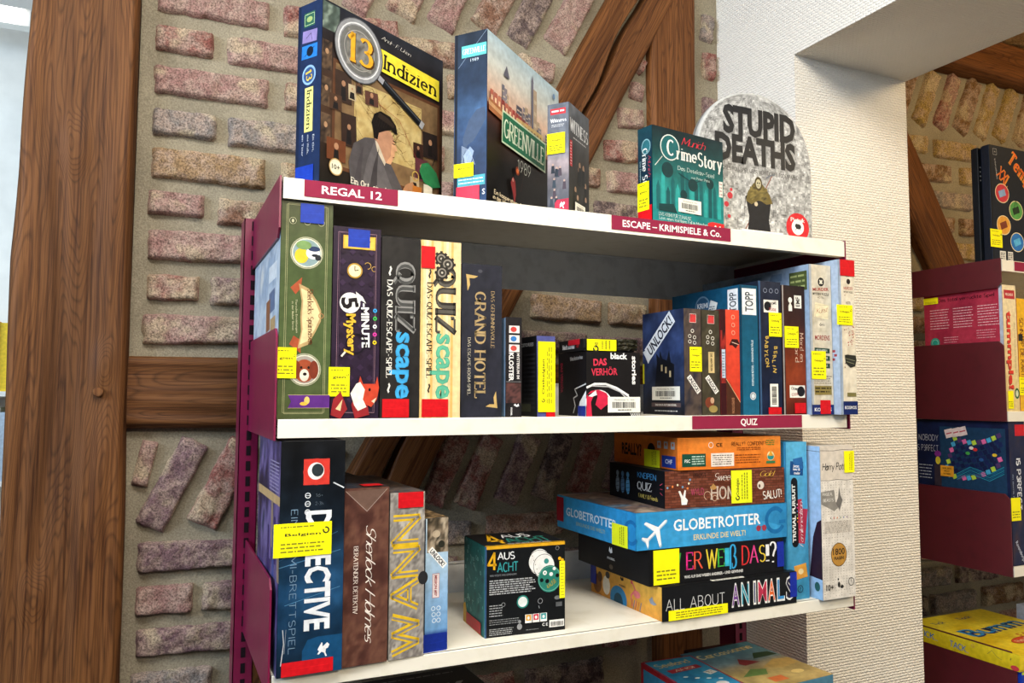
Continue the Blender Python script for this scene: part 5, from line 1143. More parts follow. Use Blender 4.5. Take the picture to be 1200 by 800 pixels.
b = Box('cube-shaped black and teal game box standing alone on the middle shelf', (.302, .031, ZB), -3.2, .128, .098, .131, '15171a', GB, 'c8d0d4', traydir='D')
c = b.face('front'); c.rect(0, 0, 1, 1, '141618'); c.rect(0, .965, 1, 1, 'e0a824'); c.rect(0, 0, .015, 1, '3c5c84')
c.text('4', .085, .83, 24, 'e8b020', fit=13, font='hand'); c.text('AUS', .255, .885, 10, 'ececec', fit=26, font='hand'); c.text('ACHT', .275, .76, 13, '3a9ca0', fit=32, font='hand'); c.text('WER WÜSSTE WAS GEMEINSAM?', .22, .675, 2.6, '8c9094', fit=42)
c.ell(.67, .79, 17, 19, 'ecebe6'); c.ring(.67, .79, 17, 17.6, '202020'); c.ell(.73, .74, 17, 19, 'ecebe6'); c.ring(.73, .74, 16.8, 17.6, '50504c'); c.ell(.76, .79, 4, 4, '3c8c84')
for k in range(6): c.ell(.58 + .02 * k, .86 - .05 * k, .9, .9, '9a9a90', n=8)
c.ell(.80, .59, 19, 20, '2c7c6c'); c.ring(.80, .59, 17.6, 18.4, '70b0a0')
for x, y, rr, cc in ((.74, .66, 3.4, 'ecebe6'), (.82, .64, 3, 'ecebe6'), (.86, .70, 2.6, 'ecebe6'), (.70, .58, 3, '101214'), (.77, .565, 3.2, '101214'), (.90, .62, 3, '101214'), (.74, .66, 1.2, '2c7c6c')): c.ell(x, y, rr, rr, cc)
c.text('4AUS8', .82, .53, 6, 'b0a040', rot=35, fit=16, font='hand'); c.ell(.93, .81, 2.6, 2.6, 'e8b020'); c.ell(.965, .79, 2.4, 2.4, 'e8b020'); c.ring(.90, .93, 2.4, 3, '8c8c8c')
c.words(.05, .46, .62, .63, 7, 1.7, 'b8babc', 5); c.words(.05, .22, .22, .36, 5, 1.3, 'b0b2b4', 6); c.ell(.46, .36, 9.5, 9.5, '2c8478'); c.ell(.46, .36, 7.4, 7.4, 'dfe6e2')
c.ring(.68, .35, 3.2, 4, '9c9ea0'); c.line([(.66, .30), (.67, .27)], 1, '9c9ea0'); c.ell(.90, .37, 5, 3, '6c6e70'); c.rect(.88, .27, .96, .32, '5c5e60'); c.ring(.22, .35, 2.4, 3, '9c9ea0')
for k, cc in enumerate(('e0a020', 'c83048', '3a9ca0')): c.rect(.49 + k * .095, .12, .575 + k * .095, .215, 'ecebe6'); c.rect(.50 + k * .095, .145, .565 + k * .095, .21, cc); c.ell(.532 + k * .095, .175, 2, 2.4, 'ecebe6')
c.text('C E', .74, .085, 4.2, 'e0e0e0', fit=9, bold=1); c.ell(.42, .09, 4, 4.5, '8c8e90'); c.ell(.42, .145, 2.4, 2.4, '8c8e90'); c.words(.05, .13, .42, .20, 3, 1.1, '909294', 8); c.words(.05, .02, .36, .10, 4, 1.2, 'a0a2a4', 9); c.words(.50, .03, .66, .06, 1, 1, '808284')
c.rect(.795, .045, .985, .125, 'ecebe6')
r = random.Random(8); x = .81
while x < .965: w = r.choice([.004, .008]); c.rect(x, .055, x + w, .105, '1a1a1a'); x += w + r.choice([.004, .007])
c.done('back_print', b.o); cv = b.face('front', .0018); cv.rect(.925, .36, .995, .78, 'f0e820'); cv.words(.94, .38, .985, .76, 11, 1, '8a8420'); cv.done('sticker', b.o, PAPER)['label'] = 'yellow library sticker'
c = b.face('left'); c.mottle(0, 0, 1, 1, ['17605e', '1f7472', '124c4c'], 4, 6, 16, 20, 7); c.rect(.97, 0, 1, 1, '48a0b0')
r = random.Random(31)
for k in range(46):
    x, y = r.uniform(.05, .92), r.uniform(.16, .96)
    if k % 3 == 0: c.ring(x, y, r.uniform(1, 2.4), r.uniform(2.6, 3.4), '7cb8b0')
    elif k % 3 == 1: c.line([(x, y), (x + r.uniform(-.05, .05), y + .05), (x + .05, y + r.uniform(0, .06))], .8, '8cc4bc')
    else: c.ell(x, y, r.uniform(.8, 2.4), r.uniform(.8, 2.8), '5ca8a0', n=8)
c.poly([(0, 0), (0, .20), (.10, .24), (.18, .12), (.95, 0)], 'd0a030'); c.done('side_print', b.o); b.tape('left', .16, .01, .86, .14, 'b81c28')
c = b.face('top'); c.rect(0, 0, 1, 1, '16181a'); c.text('4', .23, .5, 70, 'e8b020', fit=22, font='hand'); c.text('AUS', .56, .70, 26, 'ececec', fit=46, font='hand'); c.text('ACHT', .62, .34, 36, '2c7c6c', fit=70, font='hand'); c.words(.3, .04, .85, .12, 2, 2.6, '9a9a9a'); c.rect(0, 0, 1, .03, 'e0a824'); c.done('top_print', b.o)

# stack
GS = 'quiz game boxes stacked flat on the middle shelf'
Z1 = ZB
b = Box('flat game box with black front and yellow animal side, bottom of the stack', (.587, -.004, Z1), .5, .279, .214, .0525, '18181a', GS, traydir='D')
c = b.face('front'); c.rect(0, 0, 1, 1, '17181a'); c.text('ALL ABOUT', .235, .46, 17, 'd8d8d8', fit=116, font='thin')
for k, (ch, cc) in enumerate(zip('ANIMALS', ('7a4c98', '3aa0b8', 'e8802c', 'c8c8c8', 'e86a30', '3c8cc8', '7a4c98'))):
    xx = .525 + k * .072 - (.012 if k > 2 else 0); c.text(ch, xx, .50, 36, 'ecece8', fit=(21 if ch == 'M' else 6 if ch == 'I' else 17.5), font='block')
    c.text(ch, xx, .50, 32, ('7a4c98', '3aa0b8', '4a4a70', 'c83c58', 'e86a30', '3c8cc8', '32304a')[k], fit=(18 if ch == 'M' else 3 if ch == 'I' else 14.5), bold=.6)
c.done('front_print', b.o); b.tape('front', .945, .2, 1, .99, '1c2f9c', 'blue')
cv = b.face('front', .0019); cv.rect(.04, .0, .46, .30, 'f4ec12'); cv.words(.09, .04, .43, .25, 3, 2, '8a8420'); cv.done('sticker', b.o, PAPER)['label'] = 'yellow library sticker'
c = b.face('left'); c.paint(0, 0, 1, 1, 20, 6, grad([(0, 'd89438'), (1, 'eab850')]))
c.ell(.10, .35, 14, 16, '8a5a30'); c.ell(.14, .6, 8, 9, '5c3c24'); c.ell(.24, .4, 12, 16, 'f0ece0'); c.ell(.26, .75, 7, 6, '3c3c3c'); c.ell(.42, .12, 26, 22, '2c80b8'); c.ell(.42, .05, 14, 14, '184860')
c.line([(.62, .1), (.60, .4), (.66, .62), (.62, .8)], 3, 'e06a70'); c.ell(.68, .5, 10, 6, 'e87c80'); c.ell(.61, .82, 3, 3, 'd84c58'); c.line([(.67, .4), (.66, .1)], 1, 'e06a70'); c.poly([(.84, .5), (.88, .62), (.90, .5), (.94, .44), (.90, .38), (.86, .4)], '8c94a0')
for k in range(5): c.line([(.60 + .03 * k, .02), (.62 + .03 * k, .3)], 1.6, ['c8642c', '3c6ca0', 'a03c50'][k % 3])
c.text('moses.', .48, .60, 4.5, '26221c', fit=20, bold=1); c.poly([(.45, .80), (.46, .90), (.475, .82), (.49, .90), (.50, .78), (.475, .74)], '26221c'); c.done('side_print', b.o); b.tape('left', .0, .3, .09, .9, '1c2f9c', 'blue')
c = b.face('top'); c.rect(0, 0, 1, 1, '17181a'); c.text('moses', .10, .05, 6, 'e0e0e0', fit=20); c.rect(.36, .0, .60, .04, 'e8e6da'); c.words(.38, .005, .58, .035, 2, 1.6, '303030'); c.done('top_print', b.o)

b = Box('flat black game box with bright multicoloured letters, under the wide light blue one', (.569, .004, Z1 + .0535), .3, .276, .222, .0560, '161618', GS, traydir='D')
c = b.face('front'); c.rect(0, 0, 1, 1, '151517')
for ch, xx, cc, w, hh in (('W', .18, '48b848', 20, 26), ('E', .285, 'e8308c', 12, 26), ('R', .345, 'e85c40', 14, 26), ('W', .445, 'e8d040', 21, 29), ('E', .515, '48b848', 12, 27), ('I', .56, '3cb8d8', 3, 27), ('ß', .605, '38a8e0', 12, 38), ('D', .70, 'e03838', 14, 30), ('A', .765, 'e84890', 16, 27), ('S', .83, 'e8c840', 12, 27), ('!', .875, 'f0f0f0', 2.5, 28), ('?', .915, 'f0f0f0', 13, 34)):
    c.text(ch, xx, .60, hh, cc, fit=w, font='roman')
c.text('WAS AUF DAS WISSEN ANDERER – UND GEWINNE!', .46, .16, 4.2, 'd8d8d4', fit=120, font='block')
c.done('front_print', b.o); b.tape('front', .945, .15, 1, .9, '1c2f9c', 'blue'); b.yellow('front', .025, .03, .205, .99, '', green=False)
c = b.face('left'); c.rect(0, 0, 1, 1, '141416'); c.text('moses.', .50, .42, 5, 'ececec', fit=24, bold=1); c.poly([(.47, .62), (.48, .76), (.495, .66), (.51, .76), (.52, .60), (.495, .56)], 'ececec'); c.ell(.5, .16, 6, 4, '5c5248'); c.done('side_print', b.o)

b = Box('wide light blue flat game box with a white airplane on its front', (.545, .004, Z1 + .1105), .6, .311, .256, .0580, '2c8cc4', GS, traydir='D', tray='1c5c8c')
c = b.face('front'); c.paint(0, 0, 1, 1, 30, 8, noisy(gradx([(0, '2c90cc'), (.5, '44a4d8'), (1, '2c84bc')]), .07, 5, 3, 5))
c.poly([(.1, .45), (.3, .62), (.6, .66), (.85, .5), (.98, .3), (.8, .1), (.4, .05), (.2, .2)], '3c9cd4')
def plane(c, x, y, s, rot, col):
    cs, sn = math.cos(math.radians(rot)), math.sin(math.radians(rot))
    for P in ([(-1, -.07), (.85, -.07), (1, 0), (.85, .07), (-1, .07)], [(.25, .05), (-.25, .9), (-.42, .9), (-.12, .05)], [(.25, -.05), (-.25, -.9), (-.42, -.9), (-.12, -.05)], [(-.75, .05), (-1.0, .35), (-1.1, .35), (-1, .05)], [(-.75, -.05), (-1.0, -.35), (-1.1, -.35), (-1, -.05)]):
        c.poly([(x + (a * cs - b_ * sn) * s / c.W / 1000, y + (a * sn + b_ * cs) * s / c.H / 1000) for a, b_ in P], col)
plane(c, .125, .47, 27, 38, 'a8c8dc'); plane(c, .122, .50, 26, 38, 'f4f6f8')
c.text('GLOBETROTTER', .52, .60, 17.5, 'f4f8fa', fit=180, font='sans', bold=1); c.text('ERKUNDE DIE WELT!', .53, .23, 8.5, 'dccf9c', fit=108, font='sans', bold=1)
c.ell(.795, .32, 5, 5, 'a03848'); c.ell(.835, .32, 5, 5, 'a03848'); c.line([(.80, .36), (.83, .36)], 1.2, 'a03848'); c.ring(.915, .52, 16, 23, '1c6ca8', a0=40, a1=330); c.quad(.965, .46, 14, 6, 0, '1c6ca8')
c.done('front_print', b.o)
c = b.face('left'); c.paint(0, 0, 1, 1, 20, 6, gradx([(0, '3ca4dc'), (1, '2888c4')])); c.text('GLOBETROTTER', .46, .55, 14, 'e0eef6', fit=168, bold=1); c.text('ERKUNDE DIE WELT!', .46, .26, 6, '9cb094', fit=96, bold=1); c.ell(.80, .28, 4, 4, 'a03848'); c.ell(.84, .24, 4, 4, 'a03848'); c.ring(.95, .45, 14, 20, '1c6ca8', a0=40, a1=330)
c.done('side_print', b.o); b.tape('left', .0, .2, .10, .95, '9c1c2c'); b.yellow('left', .74, .0, .92, .60, '', rot=90, green=True)
c = b.face('top'); c.mottle(0, 0, 1, 1, ['6c8498', '38485c', '8c7468', '4c3c38', 'a09080'], 7, 7, 40, 30, 8, 1.3); c.done('top_print', b.o)

b = Box('flat game box printed with brown bricks and doodles, under the orange one', (.613, .022, Z1 + .1695), -4, .238, .19, .0600, '1c2028', GS, traydir='D', tray='101216')
c = b.face('front'); c.rect(0, 0, 1, 1, '4c2a20')
r = random.Random(17); c.step = 0
for j in range(14):
    x = -.02 * (j % 2)
    while x < 1: c.rect(max(0, x), j / 14 + .008, min(1, x + .046), (j + 1) / 14 - .006, r.choice(['6e3a2a', '7c4632', '60301f', '744030'])); x += .05
c.step = .000018; c.k += .00003
c.line([(.02, .55), (.10, .62), (.16, .50), (.2, .75)], .6, '1c1410')
for k, (x, y) in enumerate(((.02, .55), (.06, .58), (.10, .62), (.14, .56), (.18, .52), (.19, .65), (.2, .75))): c.ell(x, y, 1.8, 1.8, ['6c9cc0', 'e08040', 'e8e0c0'][k % 3])
c.text('WYLD', .26, .42, 10, 'a84060', fit=24, font='hand'); c.text('Sweet', .47, .80, 12, 'ece4d8', fit=36, font='script'); c.text('HOME', .50, .36, 19, 'c8b8a8', fit=60, font='slab'); c.ring(.34, .30, 6, 7, 'c8a88c', a0=0, a1=260); c.ring(.40, .22, 4, 5, 'c8a88c')
c.text('Gold', .84, .84, 9, 'd8b048', fit=28, font='script'); c.ell(.79, .52, 7, 7, 'dccfc0'); c.ell(.78, .5, 2, 3, '50382c'); c.text('SALUT!', .89, .25, 13, 'f0ece4', fit=38, font='hand', rot=4); c.poly([(.36, .5), (.39, .62), (.42, .5), (.39, .44)], 'b88c50')
c.poly([(.13, .08), (.125, .26), (.105, .45), (.12, .46), (.14, .3), (.155, .48), (.165, .46), (.16, .28), (.18, .2), (.17, .08)], 'f0ece4'); c.text('PROST', .28, .86, 6, '2a1c18', fit=24, font='hand'); c.done('front_print', b.o); b.yellow('front', .535, .05, .71, .96, 'Ostbelgien', rot=90, green=True)
c = b.face('left'); c.rect(0, 0, 1, 1, '14161a'); c.text('KNEIPEN', .70, .78, 9, '4898d0', fit=60, font='hand'); c.text('QUIZ', .66, .48, 13, 'e4e4e0', fit=46, font='roman'); c.text('FAMILY & Friends', .72, .20, 6.5, 'd8c060', fit=62, font='hand')
for k, (x, cc) in enumerate(((.16, '8ca0b0'), (.26, '5c88b0'), (.36, '60a8d8'))):
    c.ell(x, .40, 7, 15, cc); c.ell(x, .72, 5, 5, cc)
    for j in range(4): c.line([(x - .03, .2 + j * .12), (x + .03, .24 + j * .12)], .8, '14161a')
for k in range(3): c.line([(.93, .5 + .1 * (k - 1)), (.97, .5 + .16 * (k - 1))], 1, 'c04860')
c.done('side_print', b.o)

b = Box('flat bright orange game box on top of the stack', (.634, .016, Z1 + .2305), -1.5, .214, .2, .0525, 'e07a28', GS, traydir='D', tray='c05a18')
c = b.face('front'); c.paint(0, 0, 1, 1, 16, 6, noisy(grad([(0, 'dc7424'), (1, 'ec8c38')]), .06))
for k in range(24): c.line([(.0, .04 + k * .04), (.10, .04 + k * .04)], .3, 'd06c1c')
c.rect(.04, .10, .26, .50, '1c4c3c'); c.text('FSC', .09, .28, 5, 'e8f0e8', fit=11, bold=1); c.words(.13, .15, .25, .45, 4, 2, 'b8d0c0')
c.ring(.31, .76, 4, 5, 'f4ece4'); c.text('CE', .39, .76, 6, '2a1a10', fit=13, bold=1); c.rect(.31, .08, .53, .50, 'ece0d4'); c.words(.325, .12, .515, .46, 5, 1.6, '54483c')
c.text('REALLY?  CONFIDENT?', .68, .78, 6, '5c2c10', fit=72, font='hand'); c.words(.56, .56, .80, .68, 2, 2, '9c4c14'); c.words(.54, .14, .80, .46, 4, 1.8, '8c4414')
c.ell(.895, .36, 8, 8, 'ecd8a0'); c.ell(.895, .33, 7, 5, '2c8c8c'); c.poly([(.87, .36), (.895, .56), (.92, .36)], 'e0a030'); c.rect(.85, .12, .94, .2, '3c7c50'); c.words(.85, .70, .94, .9, 3, 2, '6c7c30'); c.done('back_print', b.o)
c = b.face('left'); c.paint(0, 0, 1, 1, 12, 6, grad([(0, 'c86420'), (1, 'dc7c30')])); c.text('REALLY?', .30, .5, 19, '1a120c', fit=66, font='block'); c.ell(.62, .56, 12, 11, '1c140e')
for k in range(3): c.quad(.74 + k * .10, .75, 11, 12, 0, 'b8c0c8'); c.ell(.74 + k * .10, .77, 2.6, 2.8, 'd87838')
c.rect(.78, .05, .98, .42, '20388c'); c.text('CHF', .88, .24, 7, 'e8e8f0', fit=20, bold=1); c.done('side_print', b.o); b.yellow('left', .52, .0, .76, .56, '', rot=90, green=True)

# standing quiz boxes at the right end
b = Box('tall narrow light blue quiz box with a black capsule, standing beside the stack', (.8590, .012, ZB), 0, .0500, .25, .272, '3c94c8', GB, traydir='R', tray='2c6c98')
c = b.face('front'); c.paint(0, 0, 1, 1, 10, 30, noisy(grad([(0, '3c8cb4'), (.5, '4c9cc8'), (1, '5cb0d8')]), .08, 4, 9, 2)); c.rect(.0, 0, .05, 1, '2c7cac')
c.quad(.62, .54, 16, 50, 6, 'b03048'); c.quad(.74, .46, 18, 60, -8, 'b03048'); c.quad(.40, .55, 15, 104, 0, '17181a'); c.ell(.40, .742, 7.5, 8, '17181a'); c.ell(.40, .358, 7.5, 8, '17181a'); c.text('TRIVIAL PURSUIT', .36, .545, 7, 'e8e8e4', rot=90, fit=100, font='block')
for k, cc in enumerate(('e08030', 'e8d040', '40a050', '3c80d0', 'c84090', 'f0f0f0')): c.ell(.52, .49 + k * .022, 1.3, 1.3, cc, n=8)
c.text('Familienedition', .68, .47, 8, 'ecdce0', rot=90, fit=76, font='script'); c.quad(.52, .83, 30, 24, -4, '1c4c84'); c.quad(.60, .86, 22, 20, 8, '2c64a0'); c.text('Jetzt', .50, .845, 4.4, 'f0f0f0', fit=14, rot=-4, bold=1); c.text('neu &', .52, .825, 4.4, 'f0f0f0', fit=16, rot=-4, bold=1); c.text('mehr', .54, .80, 4.4, 'f0f0f0', fit=14, rot=-4, bold=1)
c.quad(.62, .175, 28, 24, 8, 'e0a044'); c.ell(.62, .175, 6, 5, 'f0d8a0'); c.ring(.58, .065, 5, 6.5, '1c3c54'); c.text('?', .58, .065, 6, '1c3c54', fit=4); c.done('spine_print', b.o)
b = Box('tall off-white quiz box with a gold disc at the middle shelf end', (.9175, -.011, ZB), .6, .078, .24, .2645, 'c8c2b8', GB, traydir='R', tray='b0aaa0')
c = b.face('front'); c.mottle(0, 0, 1, 1, ['d8d2c8', 'e4ded4', 'ccc6bc'], 4, 9, 14, 30, 2); r = random.Random(40); c.step = 0
for j in range(44):
    for i in range(11): 
        if r.random() < .8: c.quad(.05 + i * .085 + r.uniform(-.01, .01), .02 + j * .0172, r.uniform(1.6, 3.6), 1.1, r.choice([0, 0, 90]), r.choice(['a8a094', 'b0a89c', '9c9488']))
c.step = .000018; c.k += .00003; c.rect(0, .775, 1, 1, 'd4cabc'); c.line([(0, .775), (.25, .772), (.5, .778), (.8, .770), (1, .775)], .8, '3c3834'); c.line([(0, .972), (.4, .968), (.7, .975), (1, .97)], .8, '3c3834')
c.text('Harry Potter', .47, .865, 12, '2a2624', fit=64, font='hand', sh=.15); c.poly([(.0, .62), (.0, .70), (.40, .71), (.44, .63), (.60, .61), (.40, .57)], '8c8880'); c.text('MAGICAL', .20, .685, 5, 'e0dcd4', fit=24, font='hand'); c.text('BEASTS', .22, .645, 5, 'e0dcd4', fit=24, font='hand')
c.poly([(.45, .62), (.52, .66), (.56, .73), (.60, .67), (.66, .64), (.60, .60), (.56, .57), (.50, .60)], '706c68')
for k, cc in enumerate(('3c3c3c', 'c83030', 'e08030', '4c8050', '3c60a0', '6c4080')): c.poly([(.26 + k * .10, .522), (.28 + k * .10, .535), (.30 + k * .10, .522)], cc)
c.quad(.5, .465, 66, 21, 0, 'ccc4b8'); c.text('TRIVIAL', .5, .487, 8.5, '3c3832', fit=58, font='block'); c.text('TRIVIAL', .5, .487, 8.5, 'e0d8cc', fit=57, font='sans'); c.text('PURSUIT', .5, .447, 8.5, '3c3832', fit=62, font='block'); c.text('PURSUIT', .5, .447, 8.5, 'e0d8cc', fit=61, font='sans')
c.ell(.50, .285, 19, 20.5, '5c4018'); c.ell(.50, .285, 17.8, 19.2, 'b8883c'); c.text('1800', .50, .305, 10.5, '1c1410', fit=28, bold=1, font='block'); c.text('FRAGEN!', .50, .262, 5, '1c1410', fit=24, font='block')
c.text('10+', .20, .078, 10, '1c1a18', fit=17, bold=1); c.ell(.48, .09, 3, 5, '2a2826'); c.ell(.57, .075, 4, 3, '2a2826'); c.ell(.46, .125, 1.8, 1.8, '2a2826'); c.ring(.86, .10, 6, 7.2, '2a2826'); c.line([(.86, .10), (.86, .125)], .8, '2a2826'); c.line([(.86, .10), (.89, .10)], .8, '2a2826'); c.rect(.34, .05, .345, .13, '4a4844'); c.rect(.70, .05, .705, .13, '4a4844')
c.done('spine_print', b.o); b.yellow('front', .72, .82, 1.04, .965, '', rot=90)
c = b.face('left'); c.paint(0, 0, 1, 1, 12, 20, grad([(0, '8cb4d8'), (.1, '98bce0'), (1, 'a0c0e0')])); c.poly([(.88, .14), (.92, .40), (.96, .50), (1, .52), (1, .13)], '2a1c2c'); c.ell(.95, .08, 6, 8, '2c5c5c'); c.line([(.8, .97), (1, .965)], .8, '3c3834'); c.done('cover_print', b.o)

# ------------------------------------------------------------------ lowest shelf seen from above
GL_ = 'board games on the lowest shelf'
b = Box('large black game box with pale lettering on its lid, lowest shelf', (.13, .052, ZL), 2, .262, .262, .180, '18191c', GL_, traydir='B')
c = b.face('top'); c.rect(0, 0, 1, 1, '191a1d'); c.text('VERZEK', .50, .66, 44, 'b8b8b8', fit=214, font='block'); c.words(.1, .9, .9, .96, 1, 4, '808080'); c.done('top_print', b.o)
b = Box('blue game box with red edges and red banner on the lowest shelf', (.682, .012, ZL), -2, .108, .195, .180, '2c84b4', GL_, traydir='B')
c = b.face('top'); c.mottle(0, 0, 1, 1, ['2c84b4', '3c9cc8', '2474a4'], 3, 3, 16, 20, 2); c.rect(0, 0, .03, 1, 'a82430'); c.rect(.97, 0, 1, 1, 'a82430'); c.rect(0, .98, 1, 1, 'a82430'); c.rect(0, 0, 1, .02, 'a82430')
c.text('Seeland', .45, .86, 18, 'e0c88c', fit=74, font='hand', rot=6); c.quad(.5, .70, 72, 16, 8, 'a82838'); c.text('AHOI', .5, .70, 8, 'ecd8c0', fit=44, rot=8, font='hand'); c.quad(.82, .55, 22, 16, 20, 'd8dcdc'); c.words(.75, .52, .88, .58, 2, 2, '404040')
for x, y in ((.3, .52), (.45, .46), (.62, .42), (.8, .38)): c.ell(x, y, 5, 3, 'd8e8ec')
c.ell(.7, .28, 12, 9, 'e8e4e0'); c.ell(.5, .22, 10, 8, '2a2c30'); c.ell(.75, .2, 8, 8, '2a2c30'); c.done('top_print', b.o)
c = b.face('left'); c.rect(0, 0, 1, 1, '3c94c4'); c.rect(0, .95, 1, 1, 'a82430'); c.rect(.96, 0, 1, 1, 'a82430'); c.rect(0, 0, .04, 1, 'a82430'); c.ell(.7, .8, 9, 10, 'c85030'); c.rect(.66, .4, .76, .8, '2c3c50'); c.done('side_print', b.o)
b = Box('game box with a harbour landscape on its lid, at the right of the lowest shelf', (.800, .010, ZL), 4, .172, .21, .178, '4c7c94', GL_, traydir='B')
c = b.face('top'); c.paint(0, 0, 1, 1, 26, 26, noisy(grad([(0, 'a08850'), (.35, 'c8b070'), (.5, 'a89c80'), (.6, '7c98a4'), (.85, '5c94b0'), (1, '4c8cac')]), .2, 6, 6, 5)); c.text('Carcassonne', .5, .86, 20, 'd8c484', fit=140, font='slab', rot=4); c.text('Carcassonne', .5, .86, 18, 'ece0ac', fit=138, font='hand', rot=4)
c.poly([(.35, .55), (.45, .66), (.55, .58), (.62, .52), (.38, .50)], '8c3438'); c.poly([(.62, .60), (.75, .72), (.95, .70), (.98, .60)], '2c4830'); c.poly([(.5, .40), (.8, .52), (1, .48), (1, .36), (.7, .32)], 'd0b068'); c.poly([(.1, .3), (.35, .42), (.5, .36), (.4, .26)], '6c8c4c'); c.rect(.3, .1, .5, .2, 'c86c38'); c.ell(.75, .2, 14, 8, 'e0c478'); c.done('top_print', b.o)
b = Box('small dark red and black game box behind the blue one on the lowest shelf', (.845, .228, ZL), 0, .12, .06, .16, '3a1218', GL_, traydir='B')

# ------------------------------------------------------------------ next room games
G2 = 'board games on the next room shelving unit'
def rb(label, x, y, z, W, D, H, body, **k): return Box(label, (1.70 + x, .165 + y, z), 0, W, D, H, body, G2, **k)
b = rb('black game box with round coloured pictures atop the dark red unit', .030, .040, .362, .28, .022, .300, '1c222e', traydir='B')
c = b.face('front'); c.rect(0, 0, 1, 1, '1b212c'); c.rect(.0, 0, .015, 1, '0e1218')
c.text('Tempo', .46, .80, 34, 'e8a03c', fit=124, font='fat', rot=-40); c.text('Tempo', .457, .803, 33, 'e86c2c', fit=122, font='hand', rot=-40); c.text('XXL', .19, .74, 30, 'e8a03c', fit=46, font='serif', rot=-38); c.text('XXL', .187, .742, 30, 'e86c2c', fit=44, font='hand', rot=-38)
c.frame(.05, .92, .10, .97, .6, 'd8d8d8'); c.text('H', .075, .945, 5, 'd8d8d8', fit=4); c.text('für Kinder und Erwachsene', .085, .80, 5, 'c8ccd0', rot=-82, fit=52)
for x, y, cc, c2 in ((.155, .60, 'c83c48', '88a8d0'), (.16, .33, 'e0a040', '7c3c28'), (.34, .47, '58a050', '283c28'), (.34, .20, '2c74c0', '58b0e0'), (.55, .45, 'd8c040', 'a03c3c'), (.62, .2, '9c58b0', 'e8e8e8'), (.8, .5, 'd86030', '283040')):
    c.ell(x, y, 27, 25, 'ecdcb0'); c.ell(x, y, 25, 23, cc); c.quad(x, y, 26, 17, 20, c2)
c.line([(.30, .45), (.34, .56), (.38, .45)], 1.5, '182018'); c.rect(.09, .0, .17, .11, 'dcdcd8'); c.rect(.20, .0, .27, .11, 'dcdcd8'); c.words(.10, .01, .16, .10, 6, 2.4, '202020'); c.words(.205, .01, .265, .10, 6, 2.4, '202020')
c.done('front_print', b.o); b.yellow('front', -.035, .135, .125, .285, 'Ostbelgien')
b = rb('thin black game box tucked behind the one with round pictures on the dark red unit', .024, .066, .362, .26, .018, .298, '15191f', traydir='B')
c = b.face('front'); c.words(.02, .7, .04, .85, 4, 3, 'c0c0c0'); c.done('front_print', b.o)
b = rb('rose red game box with cream spine behind the dark red side panel', .006, .006, -.002, .050, .21, .305, '9c2a3c', traydir='R', tray='e0d0b0')
c = b.face('left'); c.mottle(0, 0, 1, 1, ['a82c44', 'b4384e', '982840'], 3, 3, 12, 12, 4); c.rect(.96, 0, 1, 1, 'b8c0d0'); c.text('Das total verrückte Spiel', .55, .93, 9, '3a0c18', fit=150, font='hand')
for k in range(3): c.words(.08 + k * .31, .68, .34 + k * .31, .86, 8, 1.9, 'f0c8cc', k + 3)
c.ell(.14, .57, 13, 13, '2c9c88'); c.ring(.14, .57, 8, 9, 'b0e0d0'); c.words(.26, .54, .45, .62, 4, 1.6, 'e8b0b8'); c.words(.68, .58, .92, .66, 4, 1.6, 'e8b0b8'); c.rect(.45, .50, .68, .535, 'd8ccb8'); c.done('cover_print', b.o); b.yellow('left', .0, .905, .20, .96, '')
c = b.face('front'); c.paint(0, 0, 1, 1, 6, 20, grad([(0, 'e0c88c'), (1, 'ecdcb4')])); c.text('tummple!', .42, .48, 18, '7c1c1c', rot=-90, fit=190, font='block'); c.text('tummple!', .45, .485, 16, 'd83c2c', rot=-90, fit=188, font='block')
c.text('Das total verrückte Stapelspiel', .82, .5, 3.2, '5c3c28', rot=-90, fit=120); c.rect(.12, .89, .92, .96, 'b83038'); c.text('PEGASUS', .52, .925, 6, 'f0e0d0', fit=28, bold=1); c.ell(.82, .14, 9, 13, '2c5c38'); c.ell(.82, .14, 5, 8, 'd8e0c0'); c.done('spine_print', b.o); b.yellow('front', .10, .02, .50, .16, '')
for k, (xx, cc, lb) in enumerate(((.058, 'e8b428', 'golden yellow game box right of the cream-spined one'), (.098, 'ecc83c', 'bright yellow game box at the right edge of the picture'))):
    b = rb(lb, xx, .008, -.002, .037, .2, .275, cc); c = b.face('front'); c.rect(0, 0, .1, 1, '9c3c20'); c.text('SCHNAPP DIE KARTE', .5, .55, 14, '7a3a14', rot=-90, fit=150, font='hand'); c.rect(.15, .62, .6, .68, '2a2420'); c.done('spine_print', b.o); b.yellow('front', .0, .14, 1, .30, 'Ostbelg')
b = rb('large dark blue game box with a colourful board picture on its side', .006, .004, -.365, .058, .245, .338, '141c3c', traydir='R', tray='101428')
c = b.face('left'); c.mottle(0, 0, 1, 1, ['101838', '18244c', '0e142c'], 4, 4, 20, 20, 4)
c.text('NOBODY', .135, .86, 15, 'd8dce8', fit=56, font='thin'); c.text('IS P3RFECT', .12, .78, 15, 'd8dce8', fit=62, font='thin'); c.rect(.27, .48, .97, .95, '1c3c5c')
sh = lambda i, j: (.32 + .052 * i + .020 * j, .60 + .044 * j - .014 * i + .002 * i * i)
cols = ['e06ca8', '48a8d8', 'b8d848', '50386c']
for i in range(12):
    for j in range(7):
        x, y = sh(i, j)
        if x > .93: continue
        edge = i in (0, 11) or j in (0, 6); c.quad(x, y, 11, 11, 22, cols[(i + j) % 4] if edge else ['1c2858', '182048'][(i + j) % 2])
for k in range(5): c.line([(.45, .60 - k * .01), (.60, .66 - k * .012), (.80, .62 - k * .012), (.95, .68 - k * .012)], 1.6, ['2c94b0', '1c6c98'][k % 2])
